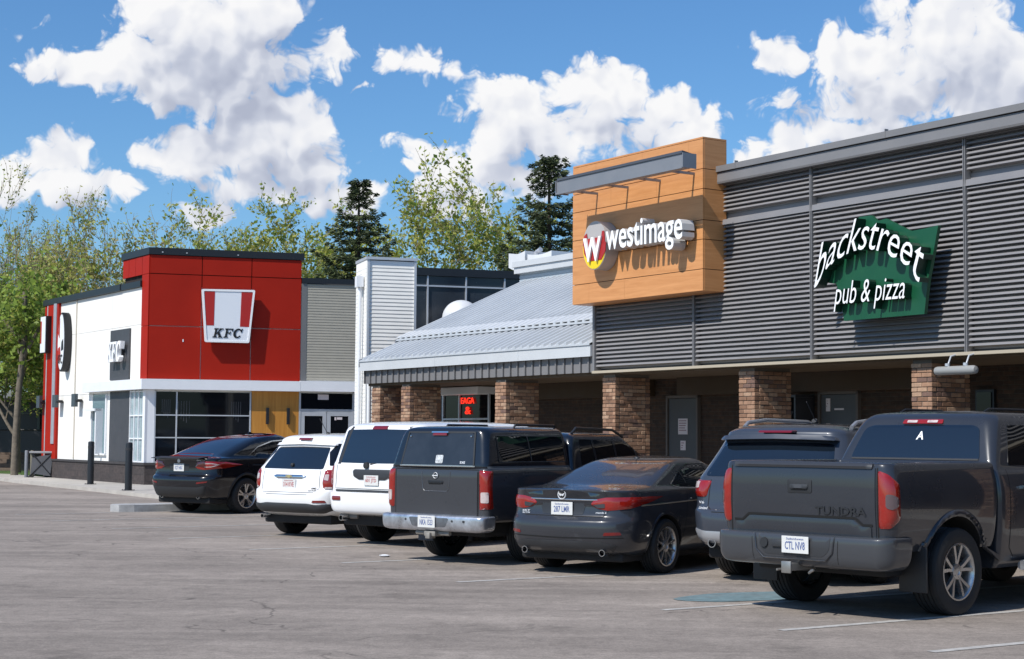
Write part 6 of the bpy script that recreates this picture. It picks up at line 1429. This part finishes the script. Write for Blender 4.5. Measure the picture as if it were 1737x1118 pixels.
    c.line(rp([(-.46, .75), (-.44, .60), (-.36, .525), (.36, .525), (.44, .60), (.46, .75)]), RE, .014, 'bumper_edge', bp_m, .008, par=bo, hgt=.01)
    for sg in (1, -1): c.line(rp([(sg * .50, .75), (sg * .49, .50)]), RE, .007, par=bo)
    b = MB(); b.lathe([(.0, -.012), (.045, -.012), (.05, .01)], 18, 0, (.0, .34, .665), 'x'); c.build('tow_socket', b, plastic, bo, smooth=40, fix=True)
    b = MB(); b.box(-.02, .02, .12, .24, .63, .70, bev=.008); c.build('tow_socket', b, plastic_g, bo)
    c.trees = bedtree + c.trees
    c.plate(-.012, -.04, .66, 'CTL NV8')
    b = MB(); b.box(-.10, .3, -.035, .035, .42, .49, bev=.004); b.box(-.11, -.09, -.055, .055, .40, .51, bev=.006); b.tube([(.10, -.14, .43), (-.02, -.2, .41), (-.02, -.25, .44)], .012, 6); b.tube([(.10, .12, .43), (-.04, .16, .42)], .012, 6); c.build('tow_hitch', b, mat('hitch_bare', (.35, .34, .32), .4, metal=.7, var=.2))
    b = MB(); b.lathe([(0, 0), (.10, .02), (.11, .1), (.11, .55), (.09, .6)], 18, 0, (.55, -.52, .50), 'x'); c.build('muffler', b, mat('muffler_tan', (.30, .26, .20), .5, metal=.4, var=.2), smooth=40, fix=True)
    c.pipe(.25, -.60, .50, .035, .3, plastic_g)
    for y in (-.86, .86):
        b = MB(); b.box(.66, .685, y - .15, y + .15, .24, .66, bev=.008); c.build('mud_flap', b, plastic)
    b = MB(); b.tube([(2.3, -1.02, .42), (4.4, -1.02, .42)], .045, 10); b.box(2.35, 4.35, -1.06, -.98, .455, .47); b.tube([(2.6, -1.0, .44), (2.6, -.8, .5)], .02, 6); b.tube([(4.0, -1.0, .44), (4.0, -.8, .5)], .02, 6); c.build('side_step', b, chrome_worn, smooth=40)
    for x in (2.35, 3.4):
        b = MB(); b.box(x, x + .22, -1.04, -1.015, 1.17, 1.20, bev=.008); b.box(x + .01, x + .04, -1.02, -.97, 1.17, 1.2); b.box(x + .18, x + .21, -1.02, -.97, 1.17, 1.2); c.build('door_handle', b, chrome)
    c.mirrors(3.95, 1.02, 1.42, pm)
    c.rail([(2.5, .5, 1.93), (2.6, .5, 1.965), (3.3, .5, 1.965)], .012)
big_pickup()

# ================================================================== street furniture
def bollard(u, c, label):
    t = thing('bollard', label, 'bollard', F_at(FM, u, c, .08), 'black bollards in front of the restaurant')
    b = MB(); b.lathe([(0, 0), (.145, 0), (.145, .03), (.10, .05), (.098, 1.30), (.09, 1.335), (.05, 1.35), (0, 1.35)], 24, 0, (u, c, .08), 'z'); b.build('post', black_metal, t, FM, smooth=40, fix=True)
    b = MB(); b.lathe([(.20, 0), (.20, .02), (.15, .025)], 24, 0, (u, c, .08), 'z')
    for k in range(4): a = R(45 + 90 * k); b.box(u + .17 * math.cos(a) - .015, u + .17 * math.cos(a) + .015, c + .17 * math.sin(a) - .015, c + .17 * math.sin(a) + .015, .10, .125)
    b.build('base_plate', black_metal, t, FM)
    b = MB(); b.lathe([(.1005, 1.12), (.1015, 1.12), (.1015, 1.2), (.1005, 1.2)], 24, 0, (u, c, .08), 'z'); b.build('band', mat('bollard_band', (.03, .03, .035), .25), t, FM)
bollard(-49.35, 16.72, 'black round bollard in front of the restaurant, left one nearest the drive-through window')
bollard(-43.6, 15.85, 'black round bollard in front of the restaurant, right one nearest the corner windows')

def far(x, y, z=0): return (x, y, z)
# two slim weathered posts and the dark bin at the far corner of the restaurant
pm_ = mat('weathered_post', (.14, .13, .10), .8, var=.2)
for (x, m_, lab) in ((-17.28, mat('grey_post', (.16, .17, .19), .6), 'slim grey post at the corner of the footpath, left of its brown partner'), (-17.08, pm_, 'slim brown post at the corner of the footpath, right of its grey partner')):
    b = MB(); b.lathe([(0, 0), (.065, 0), (.065, .95), (.05, .98), (0, .98)], 12, 0, (x, 58.0, .08), 'z')
    o = b.build('post', m_, None, smooth=40, fix=True); rebase(o, Matrix.Translation((x, 58.0, .08))); tag(o, lab, 'post', 'slim posts at the footpath corner')
t = thing('litter_bin', 'black wire-framed litter bin by the far end of the dark plinth', 'litter bin', Matrix.Translation((-16.70, 58.0, .08)))
b = MB(); b.prism([(-17.10, .25), (-16.40, .15), (-16.30, .95), (-17.05, .8)], 57.9, 58.4, axis='y'); b.build('body', mat('bin_dark', (.07, .072, .08), .6, var=.15), t)
b = MB(); b.tube([(-17.20, 57.9, .08), (-16.30, 57.9, 1.0), (-16.30, 57.9, .1), (-17.05, 57.9, .95)], .03, 8); b.tube([(-17.20, 58.4, .08), (-16.30, 58.4, 1.0), (-16.30, 58.4, .1)], .03, 8); b.build('bin_frame', black_metal, t)
b = MB(); b.box(-17.15, -16.25, 57.85, 58.45, .96, 1.03, bev=.01); b.build('lid', mat('bin_lid', (.25, .25, .26), .5), t)
# steps and railing of the dark building behind
st = thing('entrance_steps', 'brown entrance steps with a dark handrail in front of the dark building', 'steps', Matrix.Translation((-20.20, 66, .1)))
b = MB()
for k in range(5): b.box(-21.20, -18.20, 65.6 + k * .32, 68, .1 + k * .17, .1 + (k + 1) * .17 - .003, bev=.01)
b.build('treads', mat('step_brown', (.16, .115, .085), .8, var=.15), st)
b = MB(); b.tube([(-21.30, 65.5, .1), (-21.30, 65.5, 1.9), (-21.20, 67.2, 2.2)], .05, 8); b.tube([(-21.30, 65.5, 1.8), (-18.80, 65.5, 1.8)], .035, 8); b.box(-21.20, -18.70, 65.48, 65.52, .9, 1.75); b.build('railing', black_metal, st)

# dark low building behind the lawn
db = thing('dark_low_building', 'low dark building with black glazing behind the left trees', 'building', Matrix.Translation((-30, 70, 0)))
b = MB(); b.box(-48, -14, 70, 82, 0, 3.1); b.build('wall', mat('near_black', (.012, .013, .015), .4), db)
b = MB(); b.box(-48.5, -19.0, 68.4, 82, 3.1, 3.42, bev=.02); b.build('roof_edge', mat('grey_fascia', (.22, .23, .24), .6), db)
b = MB()
for x in (-22.5, -20.4, -18.2, -16.4, -15.0): b.box(x, x + .10, 69.9, 70.0, 0, 3.1)
for z_ in (1.4, 2.5): b.box(-26, -14.6, 69.92, 69.99, z_, z_ + .06)
b.build('mullions', mat('dark_mullion', (.06, .075, .07), .5), db)
b = MB(); b.box(-18.1, -16.5, 69.95, 70.0, .1, 3.0); b.build('window', mat('green_glass', (.01, .05, .02), .06), db)

# shrubs and low planting on the island behind the black car and by the bin
leaf_y = mat('spring_leaf', (0.42, 0.42, 0.09), 0.6, var=0.35, vscale=0.8)
leaf_g = mat('fresh_leaf', (0.25, 0.34, 0.055), 0.6, var=0.35, vscale=0.8)
leaf_d = mat('dark_leaf', (0.10, 0.18, 0.03), 0.6, var=0.35, vscale=0.8)
leaf_o = mat('bud_leaf', (0.40, 0.34, 0.15), 0.65, var=0.3, vscale=0.8)
for m_ in (leaf_y, leaf_g, leaf_d, leaf_o):
    p = m_.node_tree.nodes['Principled BSDF']; nt = m_.node_tree; out = nt.nodes['Material Output']
    tr = nt.nodes.new('ShaderNodeBsdfTranslucent'); mxs = nt.nodes.new('ShaderNodeMixShader'); mxs.inputs[0].default_value = .45
    src = p.inputs['Base Color'].links[0].from_socket; nt.links.new(src, tr.inputs['Color']); nt.links.new(p.outputs[0], mxs.inputs[1]); nt.links.new(tr.outputs[0], mxs.inputs[2]); nt.links.new(mxs.outputs[0], out.inputs[0])
bark = mat('bark_grey', (0.15, 0.125, 0.095), 0.9, var=0.35, vscale=6, bump=.6, bscale=20)
bark_y = mat('bark_young', (0.27, 0.225, 0.13), 0.9, var=0.3, vscale=6)
bark_d = mat('bark_dark', (0.07, 0.05, 0.035), 0.9, var=0.3, vscale=6)

def leafquad(mb, c, s, r, mi=0):
    n = Vector((r.gauss(0, 1), r.gauss(0, 1), r.gauss(0, 1) + .5)).normalized()
    a = n.orthogonal().normalized(); a = (Matrix.Rotation(r.uniform(0, 6.28), 3, n) @ a); b = n.cross(a)
    w = s * r.uniform(.6, 1.1); h = s * r.uniform(.35, .6)
    mb.add([c - a * w, c - b * h + a * .1 * w, c + a * w, c + b * h - a * .1 * w], [(0, 1, 2, 3)], mi)

def grow(seed, height, spread, levels, stems, leaf_s, leaf_n, twig_r=.012, up=.55, first=.30, trunk_r=.2, droop=0.0, leafmix=(0,), minleaf=0.0, splits=(4, 6), tw=1.0):
    """recursive branching: returns wood mesh, leaf mesh"""
    r = random.Random(seed); wood = MB(); lv = MB()
    def branch(p, d, L, rad, lev):
        n = 5 if lev < 2 else 4; pts = [p]; q = p.copy(); dd = d.copy(); rads = [rad]
        for i in range(n):
            dd = (dd + Vector((r.gauss(0, .13), r.gauss(0, .13), r.gauss(.05 * up, .07) - droop * .05))).normalized()
            q = q + dd * (L / n); pts.append(q.copy()); rads.append(rad * (1 - .72 * (i + 1) / n))
        k = 6 if lev < 1 else (4 if lev < 2 else 3)
        V = []
        for i, pp_ in enumerate(pts):
            t_ = (pts[min(i + 1, n)] - pts[max(i - 1, 0)]).normalized(); a = t_.orthogonal().normalized(); b_ = t_.cross(a)
            for j in range(k):
                w = 2 * math.pi * j / k; V.append(pp_ + (a * math.cos(w) + b_ * math.sin(w)) * max(rads[i], twig_r * .5))
        wood.add(V, [(i * k + j, i * k + (j + 1) % k, (i + 1) * k + (j + 1) % k, (i + 1) * k + j) for i in range(n) for j in range(k)])
        if lev >= levels - 1:
            for _ in range(leaf_n):
                t_ = r.uniform(minleaf, 1.05); i = min(n - 1, int(t_ * n)); pp_ = pts[i].lerp(pts[i + 1], min(1, t_ * n - i)) if i < n else pts[-1]
                leafquad(lv, pp_ + Vector((r.gauss(0, .10), r.gauss(0, .10), r.gauss(0, .10))) * tw, leaf_s * r.uniform(.6, 1.3), r, r.choice(leafmix))
        if lev < levels:
            for _ in range(r.randint(*splits)):
                t_ = r.uniform(.25, 1.0); i = min(n - 1, int(t_ * n)); pp_ = pts[i].lerp(pts[i + 1], t_ * n - i)
                ax = dd.orthogonal().normalized(); ax = Matrix.Rotation(r.uniform(0, 6.28), 3, dd) @ ax
                nd_ = (Matrix.Rotation(R(r.uniform(22, 48)) * spread, 3, ax) @ dd + Vector((0, 0, up * .25))).normalized()
                branch(pp_, nd_, L * r.uniform(.48, .68), max(rads[i] * .62, twig_r), lev + 1)
    for s_ in range(stems):
        a = 2 * math.pi * s_ / stems + r.uniform(-.4, .4); lean = r.uniform(.10, .38) * spread if stems > 1 else .03
        d = Vector((math.cos(a) * lean, math.sin(a) * lean, 1)).normalized()
        branch(Vector((0, 0, 0)) + Vector((math.cos(a), math.sin(a), 0)) * (.12 if stems > 1 else 0), d, height * r.uniform(.52, .66), trunk_r * (1 if stems == 1 else .7), 0)
    return wood, lv

def make_tree(seed, label, x, y, sc_, rz, group, wood_m, leaf_ms, name='deciduous_tree', **k):
    w, l = grow(seed, **k)
    t = thing(name, label, 'tree', Matrix.Translation((x, y, 0)) @ Matrix.Rotation(rz, 4, 'Z') @ Matrix.Scale(sc_, 4), group)
    for nm, mb, ms in (('trunk', w, wood_m), ('crown', l, leaf_ms)):
        me = bpy.data.meshes.new(nm); me.from_pydata([Vector(v) for v in mb.v], [], mb.f)
        for m_ in (ms if isinstance(ms, list) else [ms]): me.materials.append(m_)
        me.polygons.foreach_set('material_index', mb.m)
        if nm == 'trunk': me.polygons.foreach_set('use_smooth', [True] * len(me.polygons))
        o = bpy.data.objects.new(nm, me); COL.objects.link(o); o.parent = t
    return t
def again(t, label, x, y, sc_, rz, group=None):
    c = copy_tree(t); c.matrix_basis = Matrix.Translation((x, y, 0)) @ Matrix.Rotation(rz, 4, 'Z') @ Matrix.Scale(sc_, 4); c['label'] = label
    if group: c['group'] = group
    return c
GB = 'budding trees behind the restaurant'
def px(xp, Y): return (xp - 868.5) / 2750 * Y
tA = make_tree(11, 'tall upright budding tree at the far left edge, bare twigs against the clouds', px(10, 84), 84, .92, .3, GB, bark_y, [leaf_o, leaf_y, leaf_g],
    height=14.2, spread=.62, levels=4, stems=4, leaf_s=.10, leaf_n=5, up=.95, trunk_r=.20, leafmix=(0, 1, 1, 2), splits=(3, 5), twig_r=.014)
tB = make_tree(23, 'wide budding tree just left of the red tower, yellow-green buds', px(190, 70), 70, .93, 1.0, GB, bark_y, [leaf_o, leaf_y, leaf_g],
    height=12.0, spread=1.05, levels=4, stems=5, leaf_s=.11, leaf_n=7, up=.45, trunk_r=.19, leafmix=(0, 1, 1, 2), splits=(4, 5), twig_r=.014)
again(tA, 'slender budding tree second from the left edge, in front of the low cloud', px(100, 86), 86, .88, 2.2)
again(tB, 'budding tree directly behind the left corner of the red tower', px(295, 76), 76, .88, 3.9)
again(tA, 'thin budding tree behind the middle of the red tower', px(370, 84), 84, .74, 1.1)
tC = make_tree(37, 'greener young-leafed tree behind the right corner of the red tower', px(425, 74), 74, .98, .4, GB, bark_y, [leaf_y, leaf_g],
    height=11.6, spread=1.1, levels=4, stems=5, leaf_s=.12, leaf_n=9, up=.3, trunk_r=.17, leafmix=(0, 0, 1), splits=(4, 5), twig_r=.013)
again(tC, 'low leafy tree between the red tower and the first spruce', px(470, 82), 82, .92, 2.4)
tD = make_tree(41, 'leafy pale green tree standing in front of the left spruce', px(612, 62), 62, .60, .4, GB, bark_y, [leaf_y, leaf_g],
    height=11.0, spread=1.1, levels=4, stems=5, leaf_s=.17, leaf_n=9, up=.3, trunk_r=.15, leafmix=(0, 0, 1), splits=(4, 5))
again(tB, 'olive budding tree right of the left spruce, above the dark glazed wall', px(745, 68), 68, .68, 5.0)
again(tC, 'large olive budding tree midway between the two spruces', px(815, 70), 70, 1.02, 4.3)
again(tB, 'sparse budding tree left of the right spruce, behind the roof vent', px(890, 76), 76, .92, 3.0)
again(tD, 'small leafy tree low behind the roof vent', px(705, 60), 60, .50, 3.4)
# lush lower trees at the left edge
GL = 'leafy trees in front of the dark low building'
tE = make_tree(53, 'leafy green tree at the left edge with low dense branches', px(-35, 64), 64, .60, .3, GL, bark, [leaf_g, leaf_d, leaf_y],
    height=11.5, spread=1.05, levels=4, stems=1, leaf_s=.15, leaf_n=10, up=.2, trunk_r=.28, leafmix=(0, 0, 1, 2), splits=(5, 6))
again(tE, 'leafy green tree with a pale brown trunk beside the white side wall', px(34, 62.5), 62.5, .58, 2.0)
again(tE, 'dense green tree just behind the far end of the white side wall', px(95, 70), 70, .62, 4.1)
again(tE, 'dark green tree furthest back over the low dark building', px(25, 84), 84, .72, 5.2)
# straight pale trunk in front of the steps
tt = thing('tree', 'tall straight pale brown trunk standing in front of the entrance steps', 'tree', Matrix.Translation((px(30, 61), 61, .1)))
X_ = px(30, 61); b = MB(); b.tube([(X_ - .02, 61, 0), (X_, 61, 1.5), (X_ + .06, 61, 3.2), (X_ + .22, 61, 5.2), (X_ + .2, 61, 7.0)], .15, 12, r2=.09); b.tube([(X_ + .15, 61, 4.4), (X_ + 1.1, 60.9, 6.2), (X_ + 2.0, 60.8, 6.35)], .08, 8, r2=.04); b.tube([(X_ + .15, 61, 5.0), (X_ - 1.0, 61.2, 6.4)], .07, 8, r2=.03)
b.build('trunk', bark, tt, smooth=50)
lv = MB(); r_ = random.Random(5)
for k in range(900):
    c_ = Vector((X_ + .2 + r_.gauss(0, 1.2), 61 + r_.gauss(0, .9), 6.0 + r_.gauss(0, .9))); leafquad(lv, c_, .15, r_)
lv.build('crown', leaf_g, tt)

# spruces
def spruce(seed, label, x, y, H_, wd, group='dark spruces behind the buildings'):
    r = random.Random(seed); t = thing('spruce_tree', label, 'tree', Matrix.Translation((x, y, 0)), group)
    w = MB(); w.tube([(0, 0, 0), (.05, 0, H_ * .5), (0, 0, H_ * .985)], .22, 8, r2=.03); lv = MB()
    z_ = H_ * .12
    while z_ < H_ * .985:
        f = 1 - z_ / H_; L = wd * (f ** .82) * r.uniform(.72, 1.12) + .12; nb = 7 if f > .3 else 5
        a0 = r.uniform(0, 6.28)
        for k in range(nb):
            a = a0 + 2 * math.pi * k / nb + r.uniform(-.25, .25); Lk = L * r.uniform(.62, 1.15); n = max(3, int(Lk / .17)); pts = []
            for i in range(n + 1):
                t_ = i / n; rad = Lk * t_; zz = z_ - Lk * (.34 * t_ - .46 * t_ ** 2.4) + (f < .12) * Lk * t_ * .7
                pts.append(Vector((math.cos(a) * rad, math.sin(a) * rad, zz)))
            w.tube(pts, .03 * (f + .3), 3, 0, caps=False, r2=.006)
            side_ = Vector((-math.sin(a), math.cos(a), 0))
            for i in range(1, n + 1):
                t_ = i / n; wl = (Lk * .26 * (1 - t_) ** .5 + .09) * r.uniform(.7, 1.2)
                for s_ in (-1, 1):
                    for q_ in range(3):
                        tip = pts[i] + side_ * s_ * wl * (q_ + 1) / 3 + Vector((math.cos(a), math.sin(a), 0)) * wl * .45 * (q_ + 1) / 3 + Vector((0, 0, -.10 * wl * q_ + r.gauss(0, .03)))
                        for e_ in range(7):
                            d = Vector((r.gauss(0, 1), r.gauss(0, 1), r.gauss(0, .8))).normalized() * .028; n2 = (Vector((math.cos(a), math.sin(a), 0)) * .5 + side_ * s_ * .6 + Vector((0, 0, r.uniform(-.5, .3)))).normalized() * .15; d = d - n2 * .0
                            tip2 = tip + Vector((r.gauss(0, .05), r.gauss(0, .05), r.gauss(0, .035))); lv.add([tip2 - d, tip2 + n2 * .7, tip2 + d, tip2 - n2 * .5], [(0, 1, 2, 3)], 0 if r.random() < .75 else 1)
        z_ += H_ * .022 + f * .30
    w.build('trunk', bark_d, t, Matrix.Translation((x, y, 0))); lv.build('crown', [spr_d, spr_l], t, Matrix.Translation((x, y, 0)))
    return t
spr_d = mat('spruce_needles', (0.042, 0.060, 0.022), 0.75, var=0.35, vscale=1.2); spr_l = mat('spruce_tips', (0.11, 0.135, 0.045), 0.75, var=0.3, vscale=1.2)
spruce(3, 'dark spruce standing right of the red tower, above the beige louvred wall', px(605, 64), 64, 11.9, 4.0)
spruce(8, 'larger dark spruce directly left of the orange sign box', px(930, 56), 56, 11.4, 4.8)
# distant hedge line so the horizon is closed
hd = MB(); r_ = random.Random(9)
for k in range(9000):
    x = r_.uniform(-60, 60); y = 96 + r_.uniform(-2, 2); h_ = 4.2 + 1.2 * mnoise.noise(Vector((x * .15, 0, 0))); z_ = h_ * r_.random() ** .6
    leafquad(hd, Vector((x, y, z_)), .45, r_, r_.choice((0, 1)))
tag(hd.build('far_thicket', [leaf_g, leaf_d]), 'far belt of green thicket behind the buildings', 'thicket', kind='stuff')
# low plants in the kerbed island
isp = MB(); r_ = random.Random(4)
for k in range(260): leafquad(isp, W(FM, -33.0 + r_.uniform(-.9, .3), 15.9 + r_.uniform(-.7, .5), .12 + abs(r_.gauss(0, .12))), .07, r_)
tag(isp.build('ground_plants', leaf_d), 'low green plants on the island behind the black car', 'plants', kind='stuff')
b = MB(); b.lathe([(0, 0), (.12, .01), (.15, .06), (.09, .12), (.02, .13), (0, .13)], 9, 0, (-13.63, 54.15, .11), 'z')
o = b.build('paper_scrap', sign_white, None, fix=True); rebase(o, Matrix.Translation((-13.63, 54.15, .11))); tag(o, 'crumpled white paper scrap at the foot of the dark plinth', 'litter')
b = MB(); b.lathe([(0, 0), (.06, .005), (.08, .02), (.03, .03), (0, .025)], 7, 0, (-1.72, 22.3, .002), 'z')
o = b.build('paper_scrap', sign_white, None, fix=True); rebase(o, Matrix.Translation((-1.72, 22.3, 0))); tag(o, 'small white paper scrap on the asphalt near the chrome-bumpered pickup', 'litter')
